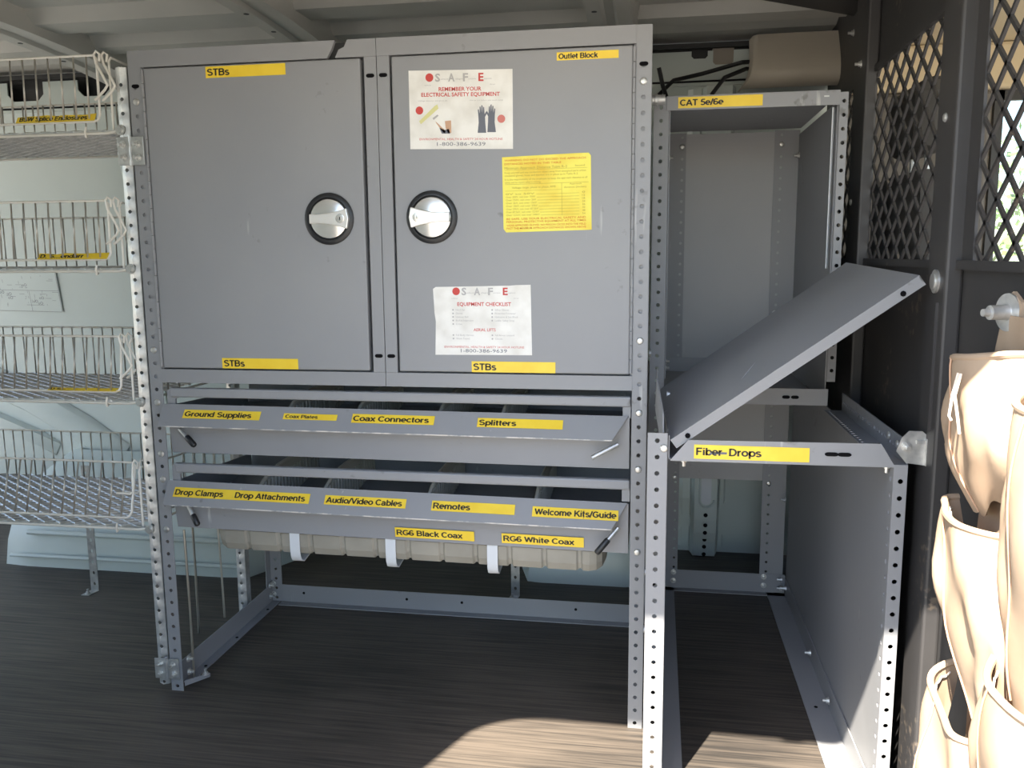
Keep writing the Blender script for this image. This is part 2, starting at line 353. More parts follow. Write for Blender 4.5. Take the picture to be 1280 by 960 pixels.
def label(parent, name, o, ux, uy, wd, ht, base, items=(), corners=None, lab=None, lift=0.0006):
    """a flat sticker: o = lower left corner, ux/uy unit axes, size wd x ht (m). items in label millimetres."""
    o = Vector(o); ux = Vector(ux).normalized(); uy = Vector(uy).normalized(); n = ux.cross(uy).normalized()
    mats = [base]; mb = MB()
    P = lambda x, y, h=0: o + ux*x + uy*y + n*(lift+h)
    cs = corners or [(0, 0), (wd, 0), (wd, ht), (0, ht)]
    mb.prism([P(x, y, -lift*0.5) for x, y in cs], n*(lift*0.5))
    def mi(m):
        if m not in mats: mats.append(m)
        return mats.index(m)
    for it in items:
        k = it[0]
        if k == 'text':            # ('text', string, x, y, cap height mm, material, fit width or None, bold, shear)
            _, s, x, y, h, m, fw, bold, sh = it
            v, fc = stroke_text(s) if m == 'ink' else text_geo(s, bold, sh)
            if not v: continue
            x0 = min(p[0] for p in v); x1 = max(p[0] for p in v)
            sy = h if m == 'ink' else h/0.69; sx = fw/(x1-x0) if fw else sy
            b = len(mb.v); mb.v += [tuple(P((x+(p[0]-x0)*sx)/1000, (y+p[1]*sy)/1000, 0.00025)) for p in v]
            for q in fc: mb.f.append(tuple(b+i for i in q)); mb.m.append(mi(m))
        elif k == 'rect':
            _, x, y, a, bb, m = it
            mb.quad([P(x/1000, y/1000, .0002), P((x+a)/1000, y/1000, .0002), P((x+a)/1000, (y+bb)/1000, .0002), P(x/1000, (y+bb)/1000, .0002)], mi(m))
        elif k == 'poly':
            _, pts, m = it
            mb.quad([P(x/1000, y/1000, .0003) for x, y in pts], mi(m))
        elif k == 'disc':
            _, x, y, rr, m = it
            mb.quad([P((x+rr*math.cos(a*PI/12))/1000, (y+rr*math.sin(a*PI/12))/1000, .0003) for a in range(24)], mi(m))
    ob = mb.build(name, mats, parent)
    if lab: ob['label'] = lab
    return ob

def perf(mb, o, ux, uy, width, z0, z1, holes, rad=0.0038, sx=1.0, warp=None, mi=0, cxo=0.5):
    """sheet strip with real round holes: o base point, ux across, uy along; holes = distances along uy"""
    o = Vector(o); ux = Vector(ux); uy = Vector(uy)
    P = lambda a, b: (warp(a, b) if warp else o + ux*a + uy*b)
    hs = sorted(h for h in holes if z0 < h < z1); bs = [z0] + [(hs[i]+hs[i+1])/2 for i in range(len(hs)-1)] + [z1]
    for i, h in enumerate(hs):
        a, b = bs[i], bs[i+1]; cx = width*cxo
        outer = [(width, h), (width, b), (cx, b), (0, b), (0, h), (0, a), (cx, a), (width, a)]
        inner = [(cx+rad*sx*math.cos(k*PI/4), h+rad*math.sin(k*PI/4)) for k in range(8)]
        n = len(mb.v); mb.v += [tuple(P(*q)) for q in outer]
        if warp: mb.v += [tuple(Vector(P(*q))+warp.dimple) for q in inner]
        else: mb.v += [tuple(P(*q)) for q in inner]
        for k in range(8):
            j = (k+1) % 8; mb.f.append((n+k, n+j, n+8+j, n+8+k)); mb.m.append(mi)
    return mb

# shared small hardware, axis towards -Y
_m = MB().lathe([(0.0062, 0), (0.0062, 0.0012), (0.0046, 0.0030), (0.0020, 0.0036), (0.0001, 0.0036)], (0, 0, 0), (0, -1, 0), 12)
SCREW = _m.mesh('screw', 'bolt')
_m = MB().lathe([(0.0075, 0), (0.0075, 0.0012), (0.0052, 0.0014), (0.0052, 0.005), (0.003, 0.0052), (0.003, 0.012), (0.0001, 0.012)], (0, 0, 0), (0, -1, 0), 8)
BOLT = _m.mesh('bolt', 'bolt')
def screw(parent, x, z, y=0.0, rot=None): return place(SCREW, 'screw', (x, y, z), parent, rot)
def bolt(parent, loc, rot=None): return place(BOLT, 'bolt', loc, parent, rot)
RX = (0, 0, PI/2)          # hardware axis turned from -Y to +X
RXm = (0, 0, -PI/2)        # ... to -X
RZ = (-PI/2, 0, 0)         # ... upwards

# ================================================================== SETTING
XR, XP = -1.95, 1.37       # rear door opening, partition
HZ = 1.338                 # door header height
fl = struct(MB().box(XR, 2.75, -0.93, 1.03, -0.03, 0.0).build('floor', 'floor'))
WL[fl] = WL[fl]
# far side wall: pressed sheet following the tumblehome
prof = [(1.0, 0.0), (0.985, 0.05), (0.955, 0.10), (0.945, 0.30), (0.935, 0.55), (0.90, 0.80), (0.855, 1.05), (0.815, 1.25), (0.80, 1.295)]
mb = MB(); xs = [XR + i*(XP-XR)/24 for i in range(25)]
mb.grid([[(x, y, z) for x in xs] for y, z in prof])
wall = struct(mb.build('wall_back', 'van', None, True, 0.004, 0, 1))
def wally(z):
    for (a, b), (c, d) in zip(prof, prof[1:]):
        if b <= z <= d: return a + (c-a)*(z-b)/(d-b)
    return prof[-1][0]
# upper inner rail with notches, dark cavity behind it
def notched(x0, x1, z0, z1, notches, y):
    pts = [(x0, z0), (x1, z0), (x1, z1)]
    for a, b, dz, ch in sorted(notches, reverse=True):
        pts += [(b, z1), (b, z1-dz+ch), (b-ch, z1-dz), (a+ch, z1-dz), (a, z1-dz+ch), (a, z1)]
    pts.append((x0, z1)); return [(x, y, z) for x, z in pts]
nts = [(-1.25, -1.15, .05, .012), (-.90, -.785, .052, .018), (-.675, -.575, .045, .018), (-.2, -.1, .05, .012), (.35, .45, .05, .012), (1.035, 1.075, .018, .006), (1.088, 1.138, .034, .006)]
MB().prism(notched(XR, XP, 1.302, 1.372, nts, 0.80), (0, 0.004, 0)).build('inner_rail', 'van', wall)
MB().box(XR, XP, 0.835, 0.84, 1.28, 1.40).build('rail_cavity', 'black', wall)
MB().box(XR, XP, 0.785, 0.80, 1.377, 1.386).build('rail_moulding', 'rubber', wall)
MB().box(XR, XP, 0.797, 0.845, 1.288, 1.296).build('rail_ledge', 'van', wall)
MB().box(1.087, 1.139, 0.806, 0.83, 1.333, 1.38).build('rail_plug', 'tan_trim', wall)
# raised pressing and pillar on the wall
def wall_strip(name, x0, x1, z0, z1, d):
    m = MB(); zs = [z0+(z1-z0)*i/8 for i in range(9)]
    m.grid([[(x0, wally(z), z), (x0+.012, wally(z)-d, z), (x1-.012, wally(z)-d, z), (x1, wally(z), z)] for z in zs])
    return m
wall_strip('p', 1.03, 1.072, 0.02, 1.28, .012).build('wall_pillar', 'van', wall, False, .003)
m = MB()
zs = [0.004+i*0.0405 for i in range(8)] + [.40, .6, .9, 1.28]
m.grid([[(1.066, wally(z)-.01, z), (1.074, wally(z)-.05, z), (1.134, wally(z)-.05, z), (1.142, wally(z)-.01, z)] for z in zs])
pil = m.build('pillar_face', 'van', wall, False, .003)
hole_m = MB().lathe([(0.006, 0), (0.006, 0.001), (0.0001, 0.001)], (0, 0, 0), (0, -1, 0), 10).mesh('pillar_hole', 'hole')
for z in (.01, .035, .06, .085, .11, .14): place(hole_m, 'pillar_hole', (1.105, wally(z)-.0525, z), pil)
m = MB(); sl_pts = []
for k in range(9): a = PI + k*PI/8; sl_pts.append((1.105+.014*math.cos(a), wally(.2)-.054, .185+.014*math.sin(a)))
for k in range(9): a = k*PI/8; sl_pts.append((1.105+.014*math.cos(a), wally(.2)-.054, .30+.014*math.sin(a)))
m.prism(sl_pts, (0, .004, 0)).build('pillar_slot', 'strap', pil)
m = MB()
m.tube([(1.105+(.021)*math.cos(a), wally(.2)-.054, (.185 if math.sin(a) < 0 else .30)+.021*math.sin(a)) for a in [k*PI/12 for k in range(25)]], .003, 6).build('slot_rim', 'van', pil, True)
wall_strip('p', 1.142, 1.16, 0.02, 1.28, .01).build('wall_pillar', 'van', wall, False, .003)
# diagonal pressing low on the wall
def press(pts, wd, d, name):
    m = MB(); rows = []
    P = [Vector((x, z)) for x, z in pts]
    for i, p in enumerate(P):
        t = (P[min(i+1, len(P)-1)]-P[max(i-1, 0)]).normalized(); nrm = Vector((-t.y, t.x))
        row = []
        e_ = 0.0 if i in (0, len(P)-1) else d
        for s_, dd in ((-.5, 0), (-.38, e_), (.38, e_), (.5, 0)):
            q = p+nrm*wd*s_; row.append((q.x, wally(q.y)-dd-.002, q.y))
        rows.append(row)
    return m.grid(rows).build(name, 'van', wall, True, .002)
press([(-1.5, .62), (-1.25, .52), (-1.03, .43), (-.85, .33), (-.72, .24)], .10, .018, 'wall_pressing')
press([(-1.4, .44), (-1.2, .37), (-1.02, .30), (-.95, .26)], .05, .02, 'wall_pressing')
press([(-.56, .05), (-.56, .7), (-.57, 1.28)], .02, .01, 'wall_pressing')
# wheel arches
def arch(x0, x1, yf, h, nm, rx):
    m = MB(); rows = []
    for j in range(9):                      # from floor front edge up over the top to the wall
        t = j/8*PI/2
        yy = yf + (0.98-yf)*(1-math.cos(t))*.8 + .02; zz = h*math.sin(t)**.8
        row = []
        for k in range(13):
            a = k/12; e = min(a, 1-a)/.12; e = min(e, 1.0); ins = (1-math.sqrt(max(0, 1-(1-e)**2)))
            row.append((x0+(x1-x0)*a + (0.03*(1-a*2))*zz/h*(1 if k not in (0, 12) else 1.4), yy+ins*rx, zz))
        rows.append(row)
    return m.grid(rows).build(nm, 'van', wall, True, .003)
wa = arch(-.955, -.06, .575, .265, 'wheel_arch', .16)
MB().tube([(-.80, .60, .10), (-.5, .585, .105), (-.14, .60, .10)], .008, 8).build('arch_rib', 'van', wall, True)
MB().tube([(-.85, .585, .035), (-.5, .575, .04), (-.14, .585, .035)], .006, 8).build('arch_rib', 'van', wall, True)
arch(.60, .945, .665, .24, 'wheel_arch', .10)
# roof skin with pressed steps, bows
rp = [(-.93, 1.36), (-.6, 1.40), (0, 1.425), (.30, 1.42), (.335, 1.394), (.42, 1.394), (.45, 1.414), (.52, 1.414), (.55, 1.392), (.62, 1.392), (.65, 1.412), (.70, 1.412), (.73, 1.402), (.84, 1.402), (.90, 1.36), (1.0, 1.2)]
cl = struct(MB().grid([[(x, y, z) for x in (XR, -1.2, -.43, .13, .87, XP)] for y, z in rp]).build('ceiling', 'roof', None, False, .003, 0, 1))
def bow(x0, x1, dz):
    m = MB(); rows = []; wdt = x1-x0
    ys = [-.93+i*.115 for i in range(16)]
    for y in ys:
        base = 1.424 - .04*max(0, (y-.2)/.6)**2 - .05*max(0, (-y-.3)/.6)
        rows.append([(x0, y, base+.003), (x0+.012, y, base-dz), (x0+wdt*.36, y, base-dz), (x0+wdt*.42, y, base-dz+.008), (x0+wdt*.58, y, base-dz+.008), (x0+wdt*.64, y, base-dz), (x1-.012, y, base-dz), (x1, y, base+.003)])
    o = m.grid(rows).build('roof_bow', 'roof', cl, False, .002)
    for y in (.1, .27, .4, .55):
        b0 = 1.424-.04*max(0, (y-.2)/.6)**2
        MB().lathe([(.006, 0), (.006, .001), (.0001, .001)], (x0+.03, y, b0-dz-.001), (0, 0, -1), 8).build('bow_hole', 'black', o)
bow(-.56, -.435, .045); bow(.075, .19, .05); bow(.79, .91, .045); bow(-1.3, -1.19, .045)
# near side wall with the side door opening the picture is taken through (rounded corner)
m = MB(); R_ = .11; XD = .262
poly = [(XR, -.92, 0), (XD, -.92, 0), (XD, -.92, HZ-R_)] + [(XD+R_-R_*math.cos(a*PI/16), -.92, HZ-R_+R_*math.sin(a*PI/16)) for a in range(1, 9)] + [(1.45, -.92, HZ), (1.45, -.92, 1.37), (XR, -.92, 1.37)]
struct(m.prism(poly, (0, -.01, 0)).build('wall_front', 'van'))

# partition wall with mesh bays
def slab(y0, y1, z0, z1, x0=1.366, x1=1.37): return MB().box(x0, x1, y0, y1, z0, z1)
pt = struct(MB().box(1.366, 1.37, -.92, .945, .0, .852).build('wall_right', 'partition'))
def pp(mb_, nm, **k): return mb_.build(nm, 'partition', pt, **k)
pp(MB().prism([(1.366, -.92, 1.215), (1.366, .62, 1.215), (1.366, .72, 1.10), (1.366, .80, 1.10), (1.366, .80, 1.25), (1.366, .82, 1.41), (1.366, .3, 1.44), (1.366, -.92, 1.38)], (.004, 0, 0)), 'header_panel')
pp(MB().prism([(1.366, .62, .85), (1.366, .90, .85), (1.366, .83, 1.12), (1.366, .62, 1.22)], (.004, 0, 0)), 'corner_panel')
for y0, y1, z0, z1 in ((.285, .393, 0, 1.40), (-.252, -.172, 0, 1.40), (-.92, -.86, 0, 1.36)):
    m = MB().box(1.343, 1.366, y0, y1, z0, z1); pp(m, 'partition_post', bevel=.004)
pp(MB().box(1.355, 1.366, -.86, .60, .846, .858), 'mesh_border'); pp(MB().box(1.358, 1.366, -.86, .62, 1.208, 1.22), 'mesh_border')
pp(MB().prism([(1.37, .54, 1.372), (1.08, .318, 1.372), (.97, .235, 1.372), (.97, -.15, 1.372), (1.37, -.15, 1.372)], (0, 0, .004)), 'roof_gusset')
def mesh_bay(y0, y1, z0, z1, dy=.064, dz=.053):
    m = MB(); hw = .0029; k = dz/dy
    def seg(y, sgn):
        # line z = z0 + sgn*k*(Y-y); clip to the bay
        pts = []
        ya, yb = (y, y+(z1-z0)/k*sgn); za, zb = z0, z1
        if ya > yb: ya, yb, za, zb = yb, ya, zb, za
        if yb <= y0 or ya >= y1: return
        if ya < y0: za += (zb-za)*(y0-ya)/(yb-ya); ya = y0
        if yb > y1: zb = za+(zb-za)*(y1-ya)/(yb-ya); yb = y1
        if yb-ya < .004: return
        d = Vector((0, yb-ya, zb-za)).normalized(); nn = Vector((0, -d.z, d.y))*hw
        a = Vector((1.3635, ya, za)); b = Vector((1.3635, yb, zb))
        m.prism([a+nn, a-nn, b-nn, b+nn], (.004, 0, 0))
    span = (z1-z0)/k; y = y0-span-dy
    y = math.floor(y/dy)*dy
    while y < y1+span+dy:
        seg(y, 1); seg(y, -1); y += dy
    o = pp(m, 'expanded_mesh'); o['kind'] = 'stuff'; return o
mesh_bay(.393, .62, .852, 1.212); mesh_bay(-.172, .285, .852, 1.215); mesh_bay(-.86, -.290, .852, 1.215); pp(MB().box(1.362, 1.366, -.292, -.25, .85, 1.22), 'mesh_strip')
bolt(pt, (1.343, .329, 1.231), RXm); bolt(pt, (1.366, .527, 1.335), RXm)
place(MB().lathe([(.0165, 0), (.0165, .003), (.011, .0042), (.011, .006), (.0001, .006)], (0, 0, 0), (-1, 0, 0), 20).mesh('washer_bolt', 'bolt'), 'washer_bolt', (1.343, -.215, .829), pt)
pp(MB().box(1.339, 1.344, -.232, -.228, .62, .80), 'post_groove')
pp(MB().box(1.362, 1.367, -.167, -.163, .02, .83), 'panel_seam'); pp(MB().box(1.362, 1.367, .36, .364, .02, .2), 'panel_seam')
place(SCREW, 'screw', (1.343, .36, .97), pt, RXm); place(SCREW, 'screw', (1.343, -.21, 1.05), pt, RXm); place(SCREW, 'screw', (1.366, -.16, .45), pt, RXm)

# cab beyond the partition
cabw = struct(MB().prism([(1.375, .93, 0), (1.375, .93, 1.40), (2.75, .93, 1.40), (2.75, .93, 1.27), (1.79, .93, 1.27), (1.79, .93, .80), (2.75, .93, .80), (2.75, .93, 0)], (0, .03, 0)).build('wall_cab', 'tan_trim'))
MB().box(1.375, 2.75, .890, .93, 1.272, 1.384).build('header_trim', 'headliner', cabw, bevel=.01)
MB().box(1.375, 1.78, .90, .93, .86, 1.27).build('pillar_trim', 'pillar', cabw, bevel=.01)
MB().box(1.80, 2.75, .90, .93, .72, .80).build('door_sill', 'black', cabw)
MB().box(1.79, 1.812, .915, .93, .80, 1.27).build('window_seal', 'black', cabw); MB().box(1.79, 2.75, .915, .93, 1.245, 1.27).build('window_seal', 'black', cabw)
struct(MB().box(1.79, 2.75, .942, .946, .80, 1.27).build('window_1', 'glass'))
struct(MB().box(1.375, 2.75, -.93, .93, 1.385, 1.40).build('ceiling_cab', 'headliner'))
MB().box(1.375, 1.79, .895, .93, 0, .86).build('lower_trim', 'seat', cabw)
def seat(yc, lab):
    t = thing('cab_seat', lab, 'seat', (1.75, yc, 0), None)
    MB().box(1.50, 2.0, yc-.24, yc+.24, .0, .36).build('seat_base', 'seat', t, bevel=.03)
    rows = []
    for i in range(9):
        z = .34+i*.085; xo = 1.50-.03*i/8-(.0 if i else 0); hw = .235*(1-.03*i) ; th = .12-.006*i
        rows.append([(xo-th*.5+dx*th, yc+dy*hw, z) for dx, dy in ((0, -1), (0, -.6), (-.12, 0), (0, .6), (0, 1), (.5, 1.06), (1, 1), (1.05, 0), (1, -1), (.5, -1.06))])
    m = MB().grid(rows, closed=True); n0 = len(m.v)-10; m.f.append(tuple(range(n0, n0+10))); m.m.append(0)
    m.build('backrest', 'seat', t, True)
    MB().box(1.44, 1.52, yc-.12, yc+.12, 1.06, 1.20).build('headrest', 'seat', t, bevel=.03)
    for s_ in (-1, 1): MB().tube([(1.48, yc+s_*.05, 1.0), (1.48, yc+s_*.05, 1.08)], .006).build('headrest_post', 'zinc', t, True)
seat(.40, 'dark cloth driver seat behind the black mesh partition beside the window')
# seat belt strap on the cab pillar
tag(MB().prism([(1.70, .885, 1.17), (1.72, .885, 1.17), (1.56, .88, .70), (1.54, .88, .70)], (0, .004, 0)).build('seat_belt', 'strap'), 'pale seat belt strap slanting down the cab pillar behind the mesh', 'seat belt')

# outdoors
g = struct(MB().box(-30, 30, -30, 30, -.70, -.65).build('ground', 'ground'))
def bush(x, y, hgt, rad, lab):
    t = thing('bush', lab, 'bush', (x, y, -.65), 'bushes outside the cab window')
    MB().tube([(x, y, -.65), (x+.03, y, -.65+hgt*.4), (x, y, -.65+hgt*.7)], [.05, .04, .02], 7).build('stem', 'bark', t, True)
    m = MB()
    for i in range(900):
        a = random.uniform(0, 2*PI); b = math.acos(random.uniform(-1, 1)); q = rad*random.uniform(.6, 1.05)
        c = Vector((x+q*math.sin(b)*math.cos(a), y+q*math.sin(b)*math.sin(a), -.65+hgt*.55+q*math.cos(b)*hgt/rad*.45))
        d = Vector((random.uniform(-1, 1), random.uniform(-1, 1), random.uniform(-1, 1))).normalized(); e = d.orthogonal().normalized(); s_ = random.uniform(.05, .1)
        m.quad([c, c+d*s_*.5+e*s_*.3, c+d*s_, c+d*s_*.5-e*s_*.3])
    o = m.build('foliage', 'leaf', t); o['kind'] = 'stuff'
bush(3.1, 4.6, 2.1, .85, 'rounded green bush seen through the cab window beyond the partition mesh')
bush(4.4, 6.2, 2.7, 1.1, 'taller green bush farther off, beyond the cab window')

# ================================================================== MAIN SHELVING FRAME
HM = 1.243; W = 0.945
ALL = [.0102+I*i for i in range(47)]
fr = thing('shelving_unit', 'grey perforated steel shelving unit carrying the two cabinets and tilted trays', 'shelving unit', (W/2, .22, 0))
def post(parent, x0, x1, y, z0, z1, sidex, dy, holes=ALL, side_w=None, slot_top=True, hs=None):
    m = MB()
    perf(m, (x0, y, 0), (1, 0, 0), (0, 0, 1), x1-x0, z0, z1, holes)
    sw = side_w or .026
    if hs: perf(m, (sidex, y if dy > 0 else y-sw, 0), (0, 1, 0), (0, 0, 1), sw, z0, z1, holes)
    else: m.quad([(sidex, y, z0), (sidex, y+sw*dy, z0), (sidex, y+sw*dy, z1), (sidex, y, z1)])
    return m.build('post', 'grey', parent, False, .0018)
post(fr, 0, I, 0, 0, HM, 0, 1); post(fr, W-I, W, 0, 0, HM, W, 1)
post(fr, 0, .030, .462, 0, .63, 0, -1); post(fr, W-.03, W, .462, 0, .63, W, -1)
def angle(parent, a, b, up, side, h, wd, name='floor_rail', mat_='grey'):
    """L rail from a to b: upright leg of height h along up, foot of width wd along side"""
    a = Vector(a); b = Vector(b); up = Vector(up); sd = Vector(side); m = MB()
    m.quad([a, b, b+up*h, a+up*h]); m.quad([a, b, b+sd*wd, a+sd*wd])
    return m.build(name, mat_, parent, False, .002)
angle(fr, (.004, .03, .002), (.004, .455, .002), (0, 0, 1), (1, 0, 0), .045, .022)
angle(fr, (W-.004, .03, .002), (W-.004, .455, .002), (0, 0, 1), (-1, 0, 0), .045, .022)
angle(fr, (.03, .458, .002), (W-.03, .458, .002), (0, 0, 1), (0, -1, 0), .045, .024)
hm = MB().lathe([(.0035, 0), (.0035, .0006), (.0001, .0006)], (0, 0, 0), (0, -1, 0), 8).mesh('rail_hole', 'hole')
for x in (.09, .36, .50, .78): place(hm, 'rail_hole', (x, .4565, .028), fr)
for y in (.10, .24, .40): place(hm, 'rail_hole', (.018, y, .0035), fr, RZ)
for i in (45, 27, 23, 19, 17, 13): screw(fr, .0127, ALL[i]-.0, -.0012)
for i in (45, 28, 23, 19, 13): screw(fr, W-.0127, ALL[i], -.0012)
for z in (.032, .060):
    bolt(fr, (.0275, .02, z), RX); bolt(fr, (.010, .455, z-.01)); bolt(fr, (.007, .44, z-.01), RX)
bolt(fr, (.046, .05, .012), RZ)
MB().prism([(.026, .004, .008), (.026, .004, .02), (.052, .055, .012), (.052, .055, .004)], (0, .003, 0)).build('corner_gusset', 'grey', fr)
for z in (.30, .19): bolt(fr, (W+.001, .012, z), RX)

# slotted black ovals at the top of posts and stiles
slotm = MB()
pts = [(.003*s_+.0035*math.cos(a), 0, .0035*math.sin(a)) for s_, a0 in ((1, -PI/2), (-1, PI/2)) for a in [a0+k*PI/6 for k in range(7)]]
slotm.prism([(x*1.15, y, z*.95) for x, y, z in pts], (0, -.0008, 0))
SLOT = slotm.mesh('slot', 'hole')
place(SLOT, 'slot', (.0127, -.0009, 1.181), fr); place(SLOT, 'slot', (W-.0127, -.0009, 1.181), fr)

# ================================================================== CABINETS
def latch(door, x, z, y, flip):
    MB().lathe([(.046, 0), (.046, .003), (.042, .006), (.038, .006), (.036, .003), (.036, 0.001), (.0001, .001)], (x, y, z), (0, -1, 0), 40).build('latch_ring', 'black', door, True)
    MB().lathe([(.0345, .0), (.0345, .0035), (.033, .0042), (.0001, .0042)], (x, y-.001, z), (0, -1, 0), 36).build('latch_dish', 'chrome', door, True)
    s_ = -1 if flip else 1
    out = [(-.036, .018), (-.02, .0135), (0, .0095), (.018, .008), (.034, .0085), (.034, -.0085), (.018, -.008), (0, -.0095), (-.02, -.0135), (-.036, -.018), (-.0395, 0)]
    MB().prism([(x+s_*a, y-.012, z+b) for a, b in out], (0, .0085, 0)).build('latch_handle', 'latch_cast', door, bevel=.0015)
    MB().lathe([(.008, 0), (.008, .0008), (.0065, .001), (.0001, .001)], (x-s_*.024, y-.012, z), (0, -1, 0), 20).build('lock_cylinder', 'chrome', door, True)
    MB().box(x-s_*.024-.0008, x-s_*.024+.0008, y-.0134, y-.0126, z-.003, z+.003).build('keyhole', 'black', door)
def cabinet(x0, x1, dx0, dx1, filler, lab, hinge_x, latch_x, flip, crack):
    t = thing('cabinet', lab, 'cabinet', ((x0+x1)/2, .17, .634), 'cabinets on the shelving frame')
    m = MB().box(x0, x1, .028, .34, .636, 1.24)
    m.box(filler[0], filler[1], .0035, .03, .636, 1.24)
    m.build('body', 'grey', t)
    fx0 = I if x0 < .1 else x0; fx1 = x1 if x0 < .1 else W-I
    if crack:
        MB().prism([(fx0, -.0025, 1.2135), (.383, -.0025, 1.2135), (.392, -.0025, 1.228), (.398, -.0025, 1.243), (fx0, -.0025, 1.243)], (0, .008, 0)).build('top_rail', 'grey', t)
        MB().prism([(.398, -.0025, 1.2135), (fx1, -.0025, 1.2135), (fx1, -.0025, 1.243), (.421, -.0025, 1.243), (.415, -.0025, 1.231), (.405, -.0025, 1.227)], (0, .008, 0)).build('top_rail', 'grey', t)
        MB().box(.38, .43, .010, .018, 1.21, 1.241).build('crack_shade', 'rubber', t)  # black sheet added behind the crack, standing in for the slit's shade
    else:
        MB().box(fx0, fx1, -.0025, .0055, 1.2135, 1.243).build('top_rail', 'grey', t)
    MB().box(fx0, fx1, -.0025, .0055, .634, .6595).build('bottom_rail', 'grey', t)
    sx = (x1-.0225, x1) if x0 < .1 else (x0, x0+.0225)
    st = MB().box(sx[0], sx[1], -.0025, .0055, .6595, 1.2135).build('stile', 'grey', t, bevel=.001)
    for z in (1.181, .690): place(SLOT, 'slot', ((sx[0]+sx[1])/2, -.0026, z), t)
    d = MB().box(dx0, dx1, -.0035, .012, .6625, 1.2110).build('door', 'grey', t, bevel=.0022)
    m = MB(); n = 22
    for k in range(n):
        za = .664+k*(1.209-.664)/n; m.tube([(hinge_x, -.004, za+.0006), (hinge_x, -.004, za+(1.209-.664)/n-.0006)], .0024, 8)
    h = m.build('hinge', 'grey', d, True); h['kind'] = 'stuff'
    latch(d, latch_x, .937, -.0035, flip)
    return t, d
c1, d1 = cabinet(.003, .4725, .0315, .4435, (.003, .029), 'grey steel cabinet with a plain scratched door and two labels, beside the wire baskets', .0292, .377, True, True)
c2, d2 = cabinet(.4735, .942, .500, .9145, (.916, .942), 'grey steel cabinet whose door carries white and yellow safety stickers', .9170, .567, False, False)
YD = -.0036; UX = (1, 0, 0); UZ = (0, 0, 1)
def ylabel(parent, x0, x1, zb, ht, s, tx, cap, fw=None, y=YD, uz=UZ, bold=.018, shear=0, lab=None, extra=(), x1z=None, ux=UX):
    its = [('text', s, tx, (ht*1000-cap)/2, cap, 'ink', fw, bold, shear)] + list(extra)
    return label(parent, 'label', (x0, y, zb), ux, uz, x1-x0, ht, 'yellow', its, lab=lab)
ylabel(d1, .154, .306, 1.1890, .0195, 'STBs', 3, 12, 43, lab='yellow label at the top of the door')
ylabel(d1, .1535, .305, .6632, .0195, 'STBs', 3.5, 12, 42, lab='yellow label at the foot of the door')
ylabel(d2, .6345, .7855, .6630, .0195, 'STBs', 3, 12, 42, lab='yellow label at the foot of the door')
ylabel(d2, .788, .891, 1.1915, .0130, 'Outlet Block', 3, 8.6, 66, lab='small yellow label at the top of the door')
# white safety sticker, 181 x 130 mm
def safehead(W_, H_, k):
    X = lambda q: q*k; Y = lambda q: H_-q*k
    its = [('disc', X(37), Y(11.5), 7*k, 'ink_red')]
    for j in (-3, 0, 3): its.append(('rect', X(33.5), Y(11.5)+j*k-.3, 7*k, .6, 'ink_pale'))
    for ch, x, m in (('S', 47, 'ink_grey'), ('A', 70, 'ink_grey'), ('F', 96, 'ink_grey'), ('E', 123, 'ink_red')):
        its.append(('text', ch, X(x), Y(18), 12.5*k, m, (9 if ch != 'A' else 11.5)*k, .03, 0))
    for s, x in (('elect', 57.5), ('dapt', 83), ('unction', 105.5), ('quipment', 133)):
        its.append(('text', s, X(x), Y(15.5), 2.6*k, 'ink_grey', 13*k, 0, 0))
    its += [('text', 'safety', X(28), Y(25), 2*k, 'ink_grey', 12*k, 0, 0), ('text', 'first', X(143), Y(25), 2*k, 'ink_grey', 9*k, 0, 0)]
    return its
its = safehead(181, 131, 1.0)
its += [('text', 'REMEMBER YOUR', 53, 97, 6.3, 'ink_red', 75, .02, 0), ('text', 'ELECTRICAL SAFETY EQUIPMENT', 22, 88, 6.3, 'ink_red', 138, .02, 0),
        ('text', 'Voltage detector and glove set', 16, 80, 2.2, 'ink_grey', 52, 0, 0), ('text', 'Always test before you touch metal', 107, 80, 2.2, 'ink_grey', 58, 0, 0),
        ('disc', 18, 65, 6.8, 'ink_red'), ('text', 'TEST', 13, 64, 2.2, 'paper', 10, 0, 0), ('disc', 162, 50, 6.8, 'ink_pale'), ('text', 'WEAR', 157, 49, 2.2, 'paper', 10, 0, 0),
        ('poly', [(17, 47), (20, 42), (52, 68), (50, 75), (45, 72)], 'ink_lime'), ('poly', [(41, 52), (50, 58), (52, 56), (43, 49)], 'ink_grey'),
        ('poly', [(46, 47), (48, 43), (58, 30), (62, 26), (64, 30), (54, 40)], 'ink_tan'), ('poly', [(53, 36), (57, 26), (72, 26), (70, 34), (62, 32)], 'ink_blue'),
        ('poly', [(63, 47), (74, 48), (74, 27), (68, 27), (64, 36)], 'ink_tan')]
def glove(x, y, k, fl):
    base = [(-8, 0), (8, 0), (6.5, 18), (6.2, 28), (9.5, 34), (8.5, 38), (5.5, 33), (4.6, 45), (2.8, 46), (2.2, 35), (1.6, 48), (-.4, 49), (-.8, 36), (-2, 46.5), (-3.8, 46), (-3.6, 34), (-5.5, 42), (-7.2, 41), (-6.2, 28), (-5.8, 18)]
    return ('poly', [(x+fl*a*k, y+b*k) for a, b in base], 'ink_blue')
its += [glove(128, 27, .94, 1), glove(145, 28, .94, -1)]
its += [('text', 'ENVIRONMENTAL, HEALTH & SAFETY 24 HOUR HOTLINE', 17, 15, 3.6, 'ink_red', 147, 0, 0), ('text', '1-800-386-9639', 48, 5.5, 6.2, 'ink_blue', 86, 0, 0)]
label(d2, 'safety_sticker', (.5308, YD, 1.0545), (1, 0, -.025), UZ, .182, .1315, 'paper', its, lab='white sticker with red lettering and gloves')
